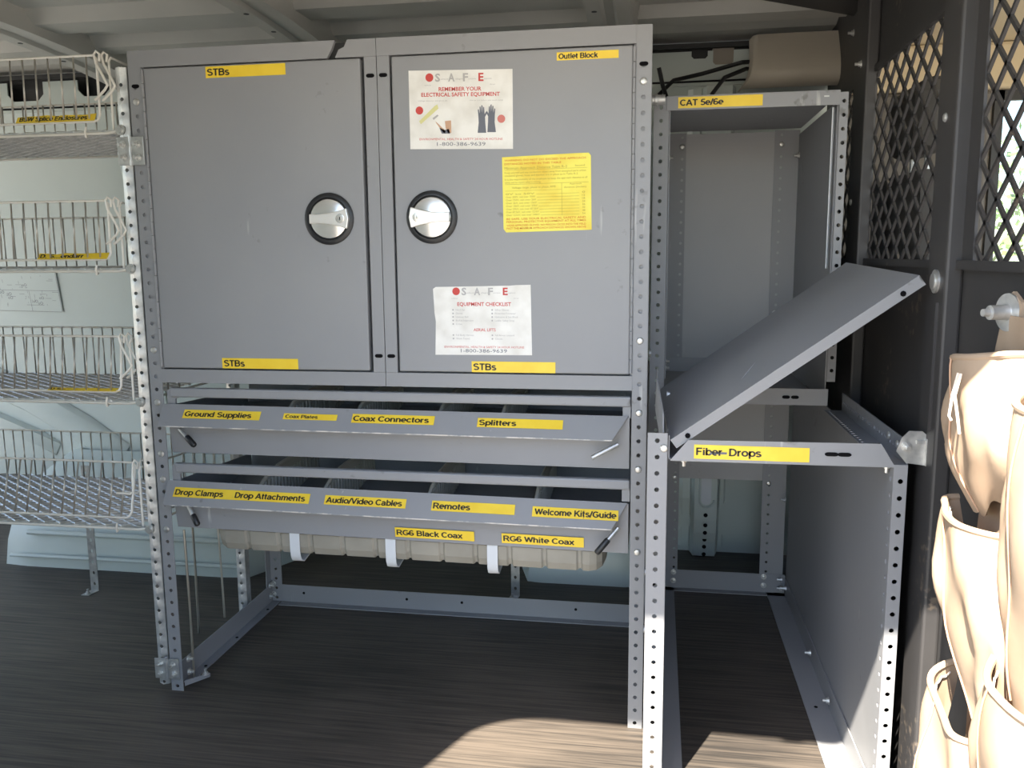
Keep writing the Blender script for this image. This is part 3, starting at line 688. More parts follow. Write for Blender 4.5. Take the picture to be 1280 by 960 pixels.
# equipment checklist sticker
its = safehead(178, 125, .98)
its = [(i[0], i[1], i[2]+5, *i[3:]) if i[0] == 'text' else (i[0], i[1]+5, *i[2:]) for i in its]
its += [('text', 'EQUIPMENT CHECKLIST', 43, 88, 6.3, 'ink_red', 97, .02, 0), ('text', 'AERIAL LIFTS', 72, 43, 5.2, 'ink_red', 40, .01, 0)]
for i, (a, b) in enumerate((('Hard Hat', 'Safety Glasses'), ('Gloves', 'Protective Footwear'), ('Lineman Belt', 'Hydration & Sun Block'), ('Bucket Inspection', 'Ladder Safety Strap'), ('Cones', ''))):
    y = 79.5-i*6.3
    its += [('disc', 35, y+1.4, 1.5, 'ink_grey'), ('text', a, 40, y, 3.1, 'ink_grey', None, 0, 0)]
    if b: its += [('disc', 106, y+1.4, 1.5, 'ink_grey'), ('text', b, 111, y, 3.1, 'ink_grey', None, 0, 0)]
for i, (a, b) in enumerate((('Full Body Harness', 'Fall Arrest Lanyard'), ('Work Tested', 'Chocks'))):
    y = 34.5-i*6.3
    its += [('disc', 35, y+1.4, 1.5, 'ink_grey'), ('text', a, 40, y, 3.1, 'ink_grey', None, 0, 0), ('disc', 106, y+1.4, 1.5, 'ink_grey'), ('text', b, 111, y, 3.1, 'ink_grey', None, 0, 0)]
its += [('text', 'ENVIRONMENTAL, HEALTH & SAFETY 24 HOUR HOTLINE', 18, 13, 3.6, 'ink_red', 145, 0, 0), ('text', '1-800-386-9639', 48, 5, 6.2, 'ink_blue', 84, 0, 0)]
wv = .177
cor = [(.001, .0), (wv, .001), (wv-.002, .125), (wv-.028, .1245), (wv-.04, .1235), (.004, .1215), (-.001, .118), (.001, .075), (.003, .06), (.002, .03)]
label(d2, 'checklist_sticker', (.567, YD, .6935), UX, UZ, wv, .125, 'paper', its, corners=cor, lab='worn white checklist sticker with red headings')
# yellow approach distance sticker 152 x 128
its = [('text', 'WARNING: DO NOT DO EXCEED THE APPROACH', 4, 119, 3.2, 'ink_orange', 140, .012, 0), ('text', 'DISTANCES NOTED IN THIS TABLE', 4, 113, 3.2, 'ink_orange', 98, .012, 0),
       ('text', 'Minimum Approach Distance Table R-2', 4, 105.5, 4, 'ink_brown', 108, 0, 0), ('text', 'Issued', 126, 107, 2.8, 'ink_brown', 16, 0, 0), ('rect', 4, 104, 142, .4, 'ink_brown'),
       ('text', 'Keep yourself and any conductive object away from energised parts unless', 4, 98.5, 3, 'ink_brown', 140, 0, 0),
       ('text', 'insulated gloves, hose and blanket are in place as in Table R-2', 4, 93.5, 3, 'ink_brown', 126, 0, 0),
       ('text', 'It is the responsibility of the employee to keep the approach distance at all', 4, 87, 3, 'ink_brown', 142, 0, 0), ('text', 'times and to report what is missing', 4, 82, 3, 'ink_brown', 62, 0, 0),
       ('rect', 4, 80, 144, .5, 'ink_brown'), ('text', 'Voltage range, phase to phase, RMS', 16, 73, 3.2, 'ink_brown', 76, 0, 0), ('text', 'Approach', 116, 77, 2.6, 'ink_brown', 20, 0, 0), ('text', 'distance (inches)', 106, 71.5, 2.8, 'ink_brown', 38, 0, 0),
       ('rect', 102, 26, .5, 54, 'ink_brown'), ('rect', 4, 69, 98, .4, 'ink_brown')]
rows_ = ['0V to 50V', 'Over 300V, not over 750V', 'Over 750V, not over 2kV', 'Over 2kV, not over 15kV', 'Over 15kV, not over 37kV', 'Over 37kV, not over 87.5kV', 'Over 87.5kV, not over 121kV', 'Over 121kV, not over 140kV']
for i, s in enumerate(rows_):
    y = 62.5-i*5.1; its += [('text', s, 5, y, 3, 'ink_brown', 50+i*1.2, 0, 0), ('rect', 58+i, y, 74-i, .45, 'ink_brown'), ('text', str((0, 12, 18, 24, 36, 42, 48, 54)[i]), 137, y, 3, 'ink_brown', 5, 0, 0)]
for s, y in (('BE SAFE. USE YOUR ELECTRICAL SAFETY AND', 20), ('PERSONAL PROTECTIVE EQUIPMENT AT ALL TIMES', 15), ('WEAR APPROVED GLOVES. NO PERSON CROSS INTO THE FIELD', 9), ('PAST THE MINIMUM APPROACH DISTANCES SHOWN ABOVE', 4)):
    its.append(('text', s, 5, y, 3.3, 'ink_orange', 138, .012, 0))
label(d2, 'warning_sticker', (.6955, YD, .9100), (1, 0, .012), (-.017, 0, 1), .1525, .1275, 'warn', its, corners=[(.004, -.001), (.1525, 0), (.1525, .124), (.149, .1285), (.12, .1285), (0, .1265), (-.0005, .005)], lab='yellow warning sticker with a distance table')

# ================================================================== TILT TRAYS
def tray(zt, zl, zp, zb0, zb1, slope, divs, lab, depth=.33):
    """zt lip top, zl lip lower edge, zp panel foot, zb0/zb1 retaining bar"""
    t = thing('tilt_tray', lab, 'tray', (W/2, .15, zp), 'tilted trays under the cabinets')
    X0, X1 = .030, .916; sl_ = lambda x: slope*(x-X0)/(X1-X0); lipY = -.030
    MB().prism([(X0, 0, zt), (X1, 0, zt+slope), (X1, .012, zp+slope), (X0, .012, zp)], (0, .002, 0)).build('front_panel', 'grey', t)
    lp = MB().prism([(X0-.006, -.001, zt+.001), (X1-.002, -.001, zt+slope+.001), (X1-.028, lipY, zl+slope), (X0-.002, lipY, zl)], (0, -.0012, .0015)).build('lip', 'grey', t)
    MB().prism([(X0-.002, lipY-.0016, zl-.0004), (X1-.028, lipY-.0016, zl+slope-.0004), (X1-.028, lipY-.0016, zl+slope+.0016), (X0-.002, lipY-.0016, zl+.0016)], (0, .0012, 0)).build('lip_edge', 'worn', t)
    # trough behind the panel
    MB().prism([(X0, .012, zp+.003), (X1, .012, zp+slope+.003), (X1, depth, zp+slope+.045), (X0, depth, zp+.045)], (0, 0, .002)).build('tray_floor', 'grey', t)
    MB().prism([(X0, depth, zp+.04), (X1, depth, zp+.04+slope), (X1, depth+.02, zt+slope+.02), (X0, depth+.02, zt+.02)], (0, .002, 0)).build('tray_back', 'grey', t)
    for x in (X0, X1-.002):
        MB().prism([(x, .003, zt+sl_(x)-.002), (x, .013, zp+sl_(x)+.004), (x, depth, zp+sl_(x)+.045), (x, depth, zt+sl_(x)-.02)], (.002, 0, 0)).build('tray_side', 'grey', t)
    bz = (zb0+zb1)/2; h_ = (zb1-zb0)/2
    m = MB(); xs_ = (X0+.012, X1+.002)
    m.prism([(xs_[0], -.004, bz-h_), (xs_[0], -.004, bz+h_), (xs_[0], .010, bz+h_), (xs_[0], .010, bz-h_)], (xs_[1]-xs_[0], 0, slope*.2)); m.build('retaining_bar', 'grey', t, bevel=.003)
    MB().prism([(X0+.002, .002, zt-.004), (X0+.002, .002, bz+h_-.006), (X0+.010, .002, bz+h_), (X0+.028, .002, bz+h_), (X0+.028, .002, bz-h_), (X0+.018, .002, bz-h_-.004), (X0+.018, .002, zt-.004)], (0, .006, 0)).build('bar_bracket', 'grey', t)
    MB().box(X1-.012, X1+.002, .002, .008, zt-.006, bz).build('bar_bracket', 'grey', t)
    for x in divs:
        s0 = sl_(x); m = MB(); th = .0035
        fl_ = lambda y: zp+s0+.008+(y-.012)*.13
        prof_ = [(.018, fl_(.018)), (depth-.004, fl_(depth)), (depth-.004, zt+s0-.002), (.20, zt+s0+.012), (.12, zt+s0+.010), (.06, zt+s0-.002), (.035, zt+s0-.012), (.020, zt+s0-.017)]
        m.prism([(x, y, z) for y, z in prof_], (th, 0, 0))
        m.tube([(x+th/2, .018, zt+s0-.018), (x+th/2, .035, zt+s0-.011), (x+th/2, .06, zt+s0-.001), (x+th/2, .12, zt+s0+.011), (x+th/2, .20, zt+s0+.013), (x+th/2, depth-.006, zt+s0-.001)], .0042, 8)
        for k in range(18):
            y = .05+k*.0155
            m.box(x+th-.0005, x+th+.0035, y, y+.006, fl_(y)+.004, zt+s0-.006)
        m.build('divider', 'divider', t)
    return t, lp, (lipY, X0, X1, zt, zl, slope)
def pin(t, a, b, tip):
    a = Vector(a); b = Vector(b); mid = a+(b-a)*.45
    MB().tube([a, mid, b] if not tip else [a, mid], .0042, 10).build('pin', 'zinc', t, True)
    if tip: MB().tube([mid, mid+(b-mid)*.1, mid+(b-mid)*.9, b], [.0045, .0058, .0058, .004], 10).build('pin_grip', 'black', t, True)
def liplabel(lp, inf, x0, x1, v, s, ht, cap, tx, fw, bold=.018, extra=(), lab=None):
    lipY, X0, X1, zt, zl, slope = inf
    top = Vector((0, 0, 0)); d = Vector((0, -lipY, zt-zl)); d_len = d.length; d.normalize()
    s_ = slope/(X1-X0); ux = Vector((1, 0, s_)).normalized()
    o = Vector((x0, lipY, zl+s_*(x0-X0))) + d*v + Vector((0, -.0013, .0016)) + ux.cross(d)*.0011
    its = [('text', s, tx, (ht*1000-cap)/2, cap, 'ink', fw, bold, 0)] + list(extra)
    label(lp, 'label', o, ux, d, x1-x0, ht, 'yellow', its, lab=lab)
tr1, lp1, inf1 = tray(.590, .5535, .494, .6055, .6235, -.004, (.262, .401, .561, .681), 'upper tilted grey tray labelled for ground supplies, just under the cabinets')
for x0, x1, v, s, ht, cap, tx, fw in ((.074, .230, .017, 'Ground Supplies', .0185, 11, 3, 136), (.276, .381, .021, 'Coax Plates', .0125, 7, 4, 64), (.410, .566, .018, 'Coax Connectors', .0185, 11, 2.5, 144), (.646, .800, .017, 'Splitters', .0185, 11, 3, 68)):
    liplabel(lp1, inf1, x0, x1, v, s, ht, cap, tx, fw, lab='yellow label strip')
pin(tr1, (.062, -.012, .546), (.098, -.024, .516), True); pin(tr1, (.897, -.012, .540), (.852, -.024, .517), False)
tr2, lp2, inf2 = tray(.4385, .3990, .3425, .457, .475, -.010, (.196, .330, .538, .743), 'lower tilted grey tray with drop clamp and remote labels, above the beige bin')
for x0, x1, v, s, ht, cap, tx, fw in ((.044, .1665, .016, 'Drop Clamps', .0200, 11.5, 3, 100), (.1668, .321, .016, 'Drop Attachments', .0200, 11.5, 4, 142), (.351, .509, .017, 'Audio/Video Cables', .0185, 11.5, 3, 148), (.558, .713, .016, 'Remotes', .0195, 11.5, 3, 70), (.745, .899, .015, 'Welcome Kits/Guide', .0195, 11.5, 4, 147)):
    ex = [('rect', 92, 1, 1.3, 16, 'ink_brown')] if s.startswith('Wel') else []
    liplabel(lp2, inf2, x0, x1, v, s, ht, cap, tx, fw, extra=ex, lab='yellow label strip')
pin(tr2, (.070, -.012, .394), (.094, -.024, .359), True); pin(tr2, (.899, -.012, .388), (.861, -.026, .343), True)
for x0, x1, zb, s, fw in ((.479, .632, .3455, 'RG6 Black Coax', 128), (.684, .836, .3435, 'RG6 White Coax', 132)):
    ylabel(tr2, x0, x1, zb-.001, .0195, s, 3, 11, fw, y=.0085, uz=(0, -.125, 1), ux=(1, 0, -.011), lab='yellow label strip on the lower panel')

# ================================================================== BEIGE BIN UNDER THE LOWER TRAY, STRAPS
bn = thing('plastic_bin', 'long beige ribbed plastic bin slung under the lower tray by white straps', 'bin', (.49, .16, .29))
st = []; x = .100
grooves = [.172+i*.0655 for i in range(11)]
xs_ = sorted([.100, .104, .112, .125, .845, .858, .868, .874] + [g_+d_ for g_ in grooves if .13 < g_ < .84 for d_ in (-.006, -.0025, .0025, .006)])
rows = []
for x in xs_:
    e0 = min((x-.100)/.025, 1); e1 = min((.874-x)/.029, 1); e = min(max(min(e0, e1), 0), 1)
    ins = .028*(1-math.sqrt(max(0, 1-(1-e)**2)))
    gr = .003 if any(abs(x-g_) < .003 for g_ in grooves) else 0
    lift = .05*(1-math.sqrt(max(0, 1-(1-e)**2))) if x < .3 else .018*(1-math.sqrt(max(0, 1-(1-e)**2)))
    zb_ = .293-.008*(x-.1)/.77+lift+gr; yf = .020+ins+gr; yb = .27-ins-gr
    zt_b = .339-.010*(x-.03)/.886; rows.append([(x, yf, zt_b), (x, yf+.002, zb_+.018), (x, yf+.008, zb_+.004), (x, yf+.02, zb_), (x, yb-.02, zb_), (x, yb-.008, zb_+.004), (x, yb-.002, zb_+.018), (x, yb, zt_b)])
m = MB().grid(rows)
for rw in (rows[0], rows[-1]): m.quad(rw)
m.build('bin_body', 'beige', bn, False, .0)
MB().prism([(.11, .035, .337), (.864, .035, .328), (.864, .25, .328), (.11, .25, .337)], (0, 0, .002)).build('bin_lid', 'beige', bn)
for i, x in enumerate((.262, .456, .654)):
    sdn = -.008*(x-.1)/.77
    path = [(.0165, .340+sdn), (.0165, .308+sdn), (.018, .294+sdn), (.024, .283+sdn), (.036, .277+sdn), (.06, .281+sdn), (.10, .2855+sdn), (.20, .2855+sdn), (.26, .2855+sdn), (.28, .30), (.282, .33)]
    m = MB(); m.grid([[(x, y, z), (x+.020, y, z)] for y, z in path])
    tag(m.build('bin_strap', 'strap', None, True, .002, 0, -1), ('white plastic strap under the beige bin, nearest the wire baskets', 'white plastic strap under the beige bin, middle of the three', 'white plastic strap under the beige bin, below the white coax label')[i], 'strap', 'white straps holding the beige bin')

# ================================================================== GALVANISED UPRIGHTS AND WIRE BASKETS
BX0, BX1 = -.98, -.03
gal_h = [.0165+I*i for i in range(47)]
def gal_post(x, y, z0, z1, lab, grp):
    t = thing('galvanised_upright', lab, 'upright', (x, y, z0), grp)
    m = MB(); wd = .021
    class Wp:
        dimple = Vector((0, .003, 0))
        def __call__(s, a, b):
            q = (a/wd-.5)*2; return Vector((x+q*wd/2, y-.008*math.cos(q*1.35)+.0015, b+z0))
    perf(m, (x, y, 0), UX, UZ, wd, 0, z1-z0, [h-z0 for h in gal_h if z0 < h < z1], .0036, 1, Wp())
    for s_ in (-1, 1):
        a0 = x+s_*wd/2; m.quad([(a0, y+.0, z0), (a0, y+.02, z0), (a0, y+.02, z1), (a0, y+.0, z1)])
    m.build('channel', 'zinc', t, True, .0016)
    return t
PX = -.0175
gp = gal_post(PX, .004, .012, 1.216, 'tall galvanised upright full of holes, hinged to the grey cabinet post', 'galvanised uprights of the wire baskets')
gp2 = gal_post(PX, .345, .0, 1.216, 'galvanised upright at the back corner behind the baskets', 'galvanised uprights of the wire baskets')
gp3 = gal_post(BX0-.012, .004, .0, 1.216, 'galvanised upright at the far outer end of the wire baskets', 'galvanised uprights of the wire baskets')
gp4 = gal_post(BX0-.012, .345, .0, 1.216, 'galvanised upright at the outer back corner of the wire baskets', 'galvanised uprights of the wire baskets')
def hinge_plate(xc, z0, z1, lab):
    t = thing('hinge_plate', lab, 'hinge', (xc, -.008, z0), 'zinc plates joining upright and post')
    for s_ in (-1, 1):
        MB().box(xc+(.0015 if s_ > 0 else -.0265), xc+(.0265 if s_ > 0 else -.0015), -.0085, -.0062, z0, z1).build('leaf', 'zinc', t, bevel=.001)
        for z in (z0+(z1-z0)*.27, z0+(z1-z0)*.73): bolt(t, (xc+s_*.0145, -.0085, z), (random.uniform(-.15, .15), 0, random.uniform(-.2, .2)))
    MB().tube([(xc, -.0085, z0-.001), (xc, -.0085, z1+.003)], .003, 8).build('knuckle', 'zinc', t, True)
hinge_plate(-.0015, 1.040, 1.091, 'zinc four-bolt hinge plate high on the cabinet post')
hinge_plate(-.0035, .028, .071, 'zinc four-bolt hinge plate near the floor at the foot of the post')

# shared basket geometry
def wire_mesh(L_, rad=.0016): return MB().tube([(0, 0, 0), (0, 0, L_)], rad, 6).mesh('wire', 'wire', True)
FW = wire_mesh(1.0); DEP = .338; WP = .0264
def exp_floor():
    m = MB(); pitch = .0115; per = .034; amp = pitch*.42; nrow = int(DEP/pitch); hw = .0011
    nseg = int((BX1-BX0-.02)/(per/2))
    for k in range(nrow+1):
        y0 = k*pitch; ph = k % 2; b = len(m.v)
        for i in range(nseg+1):
            x = BX0+.01+i*per/2; y = y0+(amp if (i+ph) % 2 else -amp)
            m.v += [(x, y-hw, -.001), (x, y+hw, .0012), (x, y+hw, -.0006), (x, y-hw, -.0028)]
        for i in range(nseg):
            for q in range(4):
                q2 = (q+1) % 4; m.f.append((b+i*4+q, b+i*4+q2, b+(i+1)*4+q2, b+(i+1)*4+q)); m.m.append(0)
    return m.mesh('mesh_floor', 'zinc')
EXP = exp_floor()
def basket(zf, H, lean, lab, txt, fold):
    t = thing('wire_basket', lab, 'basket', ((BX0+BX1)/2, .17, zf-.012), 'wire baskets between the galvanised uprights')
    o = place(EXP, 'mesh_floor', (0, .004, zf), t); o['kind'] = 'stuff'
    yf = lambda z: lean*(z-zf-.012)/(H)                   # front panel may lean back
    zt_, zb_ = zf+H, zf+.016
    # front panel
    pitch_n = int((BX1-.045-BX0)/WP)
    ln = math.sqrt((zt_-zb_)**2+(yf(zt_)-yf(zb_))**2); ang = math.atan2(yf(zt_)-yf(zb_), zt_-zb_)
    for i in range(pitch_n):
        place(FW, 'front_wire', (BX1-.056-i*WP, yf(zb_), zb_), t, (-ang, 0, 0), (1, 1, ln))
    xr = BX1-.034
    fo = [(BX0+.01, yf(zt_), zt_), (xr-.006, yf(zt_), zt_), (xr-.001, yf(zt_-.005), zt_-.005), (xr, yf(zb_+.015), zb_+.012), (xr-.004, yf(zb_), zb_+.003), (xr-.012, yf(zb_), zb_), (BX0+.01, yf(zb_), zb_)]
    MB().tube(fo, .0023, 8).build('front_frame', 'wire', t, True)
    # floor frame: double rod at the front, loops to the post bolt
    MB().tube([(BX0, -.001, zf-.006), (BX1-.018, -.001, zf-.006), (BX1-.004, -.002, zf-.004), (BX1+.004, -.004, zf)], .0026, 8).build('front_rod', 'wire', t, True)
    MB().tube([(BX0, DEP, zf-.006), (BX1, DEP, zf-.006)], .0026, 8).build('back_rod', 'wire', t, True)
    MB().box(BX0, BX1-.006, -.001, .010, zf-.004, zf-.0005).build('floor_edge', 'zinc', t)
    for x in (BX0+.008, BX1-.006): MB().tube([(x, .0, zf-.005), (x, DEP, zf-.005)], .0026, 8).build('side_rod', 'wire', t, True)
    # back panel
    zt2 = zf+.112
    for i in range(int((BX1-BX0-.01)/WP)):
        place(FW, 'back_wire', (BX1-.012-i*WP, DEP, zf-.004), t, None, (1, 1, zt2-zf+.004))
    MB().tube([(BX0, DEP+.003, zt2), (BX1, DEP+.003, zt2)], .0024, 8).build('back_rail', 'wire', t, True)
    # end panel at the post
    xe = BX1-.012
    MB().tube([(xe, .006, zf-.002), (xe, .006, zt_-.012), (xe, .012, zt_-.004), (xe, DEP*.5, zt_-.012), (xe, DEP-.006, zt2-.004), (xe, DEP-.002, zf)], .0022, 8).build('end_frame', 'wire', t, True)
    for k in range(1, 8): place(FW, 'end_wire', (xe, k*DEP/8, zf-.002), t, None, (1, 1, zt_-zf-.010))
    # sprung latch: double zigzag wire
    for q, dx in ((0, 0.0), (1, .010)):
        x0_ = xr-.002+dx; y0 = yf(zt_)-.003+q*.008
        if lean < .025:
            pth = [(x0_+.008, y0, zt_-.012), (x0_+.010, y0, zt_+.001), (x0_+.004, y0-.001, zt_+.006), (x0_-.001, y0-.001, zt_), (x0_+.004, y0-.004, zt_-.016), (x0_+.018, y0-.006, zt_-.040), (x0_+.026, y0-.007, zt_-.056), (x0_+.020, y0-.007, zt_-.064), (x0_+.004, y0-.006, zt_-.077), (x0_-.002, y0-.006, zt_-.081)]
        else:
            pth = [(x0_+.006, y0, zt_-.012), (x0_+.008, y0, zt_+.001), (x0_+.002, y0-.001, zt_+.006), (x0_-.002, y0-.001, zt_), (x0_-.002, y0-.006, zt_-.03), (x0_+.001, y0-.012, zt_-.056), (x0_-.004, y0-.014, zt_-.060), (x0_-.034, y0-.014, zt_-.060)]
        MB().tube(pth, .0024, 8).build('latch_wire', 'rope' if False else 'wire', t, True)
    # small clip on the lower rod
    xc = BX1-.062
    MB().tube([(xc, -.004, zf+.006), (xc-.001, -.006, zf-.004), (xc-.002, -.003, zf-.012), (xc-.003, .004, zf-.010)], .002, 8).build('rod_clip', 'wire', t, True)
    for x_, y_ in ((PX, -.007), ):
        MB().lathe([(.0095, 0), (.0095, .003), (.006, .0035), (.006, .008), (.0001, .008)], (x_-.002, y_+.001, zf-.002), (0, -1, 0), 14).build('post_bolt', 'bolt', t, True)
    for (x_, y_) in ((PX, .336), (BX0-.012, .0), (BX0-.012, .336)):
        bolt(t, (x_, y_, zf-.002))
    # label strip stuck low on the front wires, its upper edge curling
    if txt:
        s, x0, x1, h0, fw, tx, cap = txt
        a = math.radians(fold); d = Vector((0, math.sin(a), math.cos(a)))
        its = [('text', s, tx, (h0*1000-cap)*.45, cap, 'ink', fw, .012, 0)]
        wl_ = x1-x0; n = 8
        cs = [(0, 0), (wl_, 0)] + [(wl_*(1-k/n), h0*(1-random.uniform(0, .22)*(k not in (0,)))) for k in range(n+1)]
        label(t, 'label', (x0, yf(zb_)-.0026, zb_+.001), UX, d, wl_, h0, 'yellow', its, corners=cs, lab='crumpled yellow label strip')
basket(1.106, .134, .004, 'topmost wire basket with a latch and a crumpled yellow label', ('BSW Splice Enclosures', -.238, -.074, .0165, 142, 6, 10), 30)
basket(.852, .126, .006, 'second wire basket from the top, half of its yellow label unreadable', ('D. S...endarr', -.218, -.070, .0150, 92, 4, 9), 38)
basket(.597, .123, .016, 'third wire basket from the top with a torn yellow label', ('D S...', -.222, -.066, .0105, 34, 4, 6), 62)
basket(.343, .122, .034, 'lowest wire basket with its front leaning inwards, above the white wheel arch', None, 0)

# diagram sheet stuck on the wall behind the baskets
its = []
random.seed(3)
for k in range(46):
    x = random.uniform(8, 250); y = random.uniform(10, 112); its.append(('rect', x, y, random.uniform(4, 22), .8, 'ink_blue') if k % 2 else ('rect', x, y, .8, random.uniform(3, 12), 'ink_blue'))
its += [('rect', 0, 0, 268, .9, 'ink_blue'), ('rect', 267, 0, .9, 122, 'ink_blue'), ('rect', 0, 66, 268, .9, 'ink_blue'), ('rect', 165, 0, .9, 66, 'ink_blue'), ('rect', 150, 20, 60, .8, 'ink_blue')]
for k in range(7):
    x = random.uniform(20, 240); y = random.uniform(20, 100); its.append(('text', 'oO', x, y, 9, 'ink_blue', None, -.0, 0))
dsl = Vector((0, (wally(.85)-wally(.70)), .15)).normalized()
dg_ = label(None, 'diagram_sheet', (-1.135, wally(.712)-.0022, .712), (1, 0, -.02), dsl, .27, .125, 'van', its)
tag(dg_, 'faded line diagram sheet on the van wall behind the wire baskets', 'diagram')

# galvanised slotted straps from the floor
def strap(x, y, ztop, lab):
    t = thing('slotted_strap', lab, 'bracket', (x, y, 0), 'galvanised floor straps')
    m = MB(); perf(m, (x-.011, y, 0), UX, UZ, .022, .0, ztop, [.02+.03*i for i in range(int(ztop/.03))], .005, .8); m.quad([(x-.011, y, 0.001), (x+.011, y, .001), (x+.006, y-.035, .001), (x-.016, y-.035, .001)])
    m.build('strap_body', 'zinc', t, False, .002)
    bolt(t, (x-.004, y-.024, .002), RZ)
strap(-.495, .455, .34, 'galvanised slotted strap standing on the floor under the lowest basket')
strap(.612, .585, .30, 'galvanised slotted strap standing behind the back floor rail')
# thin steel rods by the left frame post
for i, (a, b, rr, lab) in enumerate((((.031, .03, .33), (.029, .035, .003), .0026, 'thin steel rod running down close behind the grey post'),
                                 ((-.085, .255, .333), (-.085, .255, .001), .0028, 'thin steel rod standing free between two rods under the lowest basket'),
                                 ((-.075, .345, .333), (-.068, .345, .001), .0026, 'thin steel rod leaning against the rear galvanised upright'))):
    tag(MB().tube([a, ((a[0]+b[0])/2, (a[1]+b[1])/2+.002, (a[2]+b[2])/2), b], rr, 8).build('steel_rod', 'rod', None, True), lab, 'rod', 'thin steel rods')

# ================================================================== SHELVING TOWER BESIDE THE PARTITION
T = thing('shelving_tower', 'tall grey open shelving tower between the cabinets and the black partition', 'shelving tower', (1.135, .24, 0))
TL, TR = .950, 1.330
YF, YM, YB = -.21, .245, .70
HF = [.007+I*i for i in range(46)]
# front stub posts, tall middle posts, rear posts
post(T, TL, TL+.029, YF, 0, .603, TL+.029, 1, HF, .028)
post(T, 1.304, 1.322, YF, 0, .565, 1.304, 1, HF, .028, True, True)
post(T, TL-.002, TL+.026, YM, 0, 1.168, TL+.026, 1, HF)
post(T, 1.291, 1.306, YM, .62, 1.166, 1.291, 1, HF, .02)
def back_post(x0, x1, cx):
    m = MB(); perf(m, (x0, YB, 0), UX, UZ, x1-x0, 0, 1.16, HF, .0034, 1, None, 0, cx); m.build('post', 'grey', T, False, .0018)
back_post(.978, 1.024, .80); back_post(1.232, 1.290, .28)
# back sheet with the opening left below it
MB().box(1.0, 1.26, YB+.004, YB+.006, .297, 1.158).build('back_sheet', 'grey_light', T)
# side sheets
MB().prism([(1.3055, YF+.020, .03), (1.3055, YF+.020, .56), (1.3055, YM-.02, .56), (1.300, YB-.002, .56), (1.298, YB-.002, .03)], (.002, 0, 0)).build('side_sheet', 'grey', T)
MB().prism([(TL+.027, YF+.004, .03), (TL+.027, YF+.004, .56), (TL+.027, YB-.002, .56), (TL+.027, YB-.002, .03)], (.0018, 0, 0)).build('side_sheet', 'grey', T)
MB().prism([(1.288, YM+.005, .58), (1.288, YM+.005, 1.15), (1.288, YB-.002, 1.15), (1.288, YB-.002, .58)], (.0018, 0, 0)).build('side_sheet', 'grey', T)
MB().prism([(1.279, YM+.005, .84), (1.279, YM+.005, 1.14), (1.283, YM+.012, 1.14), (1.283, YM+.012, .84)], (.0015, 0, 0)).build('sheet_hem', 'strap', T)
MB().prism([(TL+.028, YM+.005, .62), (TL+.028, YM+.005, 1.15), (TL+.028, YB-.002, 1.15), (TL+.028, YB-.002, .62)], (.0018, 0, 0)).build('side_sheet', 'grey', T)
# top shelf
MB().box(.974, 1.291, YM, YB, 1.164, 1.1665).build('top_shelf', 'grey', T)
lipT = MB().box(.972, 1.291, YM-.002, YM, 1.143, 1.170).build('top_lip', 'grey', T, bevel=.0006)
ylabel(lipT, .994, 1.151, 1.1465, .0205, 'CAT 5e/6e', 3, 11.5, 82, y=YM-.002, bold=.02, lab='yellow label on the top lip')
MB().box(1.262, 1.271, YM-.0026, YM-.0018, 1.158, 1.1605).build('lip_slot', 'bolt', T)
# middle shelf: recessed board with front lip
MB().box(.978, 1.29, YM+.003, YB-.004, .574, .5765).build('mid_shelf', 'grey', T)
MB().box(.978, 1.294, YM, YM+.002, .572, .605).build('mid_lip', 'grey', T)
MB().box(.978, 1.29, YB-.006, YB-.004, .577, .612).build('mid_upstand', 'grey', T)
# Fiber drops front rail with mitred ends, side angles
rl = MB().prism([(.984, YF-.001, .5615), (1.305, YF-.001, .5615), (1.284, YF-.001, .5955), (1.010, YF-.001, .5935)], (0, .002, 0)).build('front_rail', 'grey', T)
MB().box(.984, 1.32, YF, YF+.03, .5605, .5625).build('front_rail_foot', 'grey', T)
its = [('text', 'Fiber', 3, 5.5, 11.5, 'ink', 38, .015, 0), ('text', 'Drops', 51, 5.5, 11.5, 'ink', 47, .015, 0), ('rect', 26, 7.5, 12, 3.6, 'ink_blue'), ('rect', 37, 7.8, 11, 3.4, 'ink_blue'), ('poly', [(22, 8), (25, 6.5), (27, 9), (24, 10.5)], 'ink_blue')]
label(rl, 'label', (1.019, YF-.001, .5655), (1, 0, -.004), UZ, .166, .0215, 'yellow', its, lab='yellow label with a scuff across the lettering')
for x in (1.216, 1.234): place(SLOT, 'slot', (x, YF-.0011, .578), T, None, (1.3, 1, .9))
for x in (1.215, 1.232): place(SLOT, 'slot', (x, YM-.0003, .588), T)
SH = [YF+.03+.0165*i for i in range(26)]
def side_angle(xw, sgn, name):
    m = MB()
    # upright leg (perforated along Y) and foot
    perf(m, (xw, 0, .5625), (0, 0, 1), (0, 1, 0), .036, YF+.005, YM, SH, .0036)
    perf(m, (xw, 0, .5625), (-sgn, 0, 0), (0, 1, 0), .034, YF+.005, YM, SH, .0036, 1, None, 0, .8)
    return m.build(name, 'grey', T, False, .0018)
side_angle(1.322, 1, 'side_rail'); side_angle(TL+.032, -1, 'side_rail')
# bent strip at the tower's lid hinge side
MB().prism([(TL+.022, YF+.005, .60), (TL+.022, YF+.03, .628), (TL+.012, YF+.16, .662), (TL+.012, YF+.22, .672), (TL+.010, YF+.22, .60), (TL+.022, YF+.05, .565), (TL+.022, YF+.005, .563)], (.002, 0, 0)).build('hinge_plate', 'grey', T)
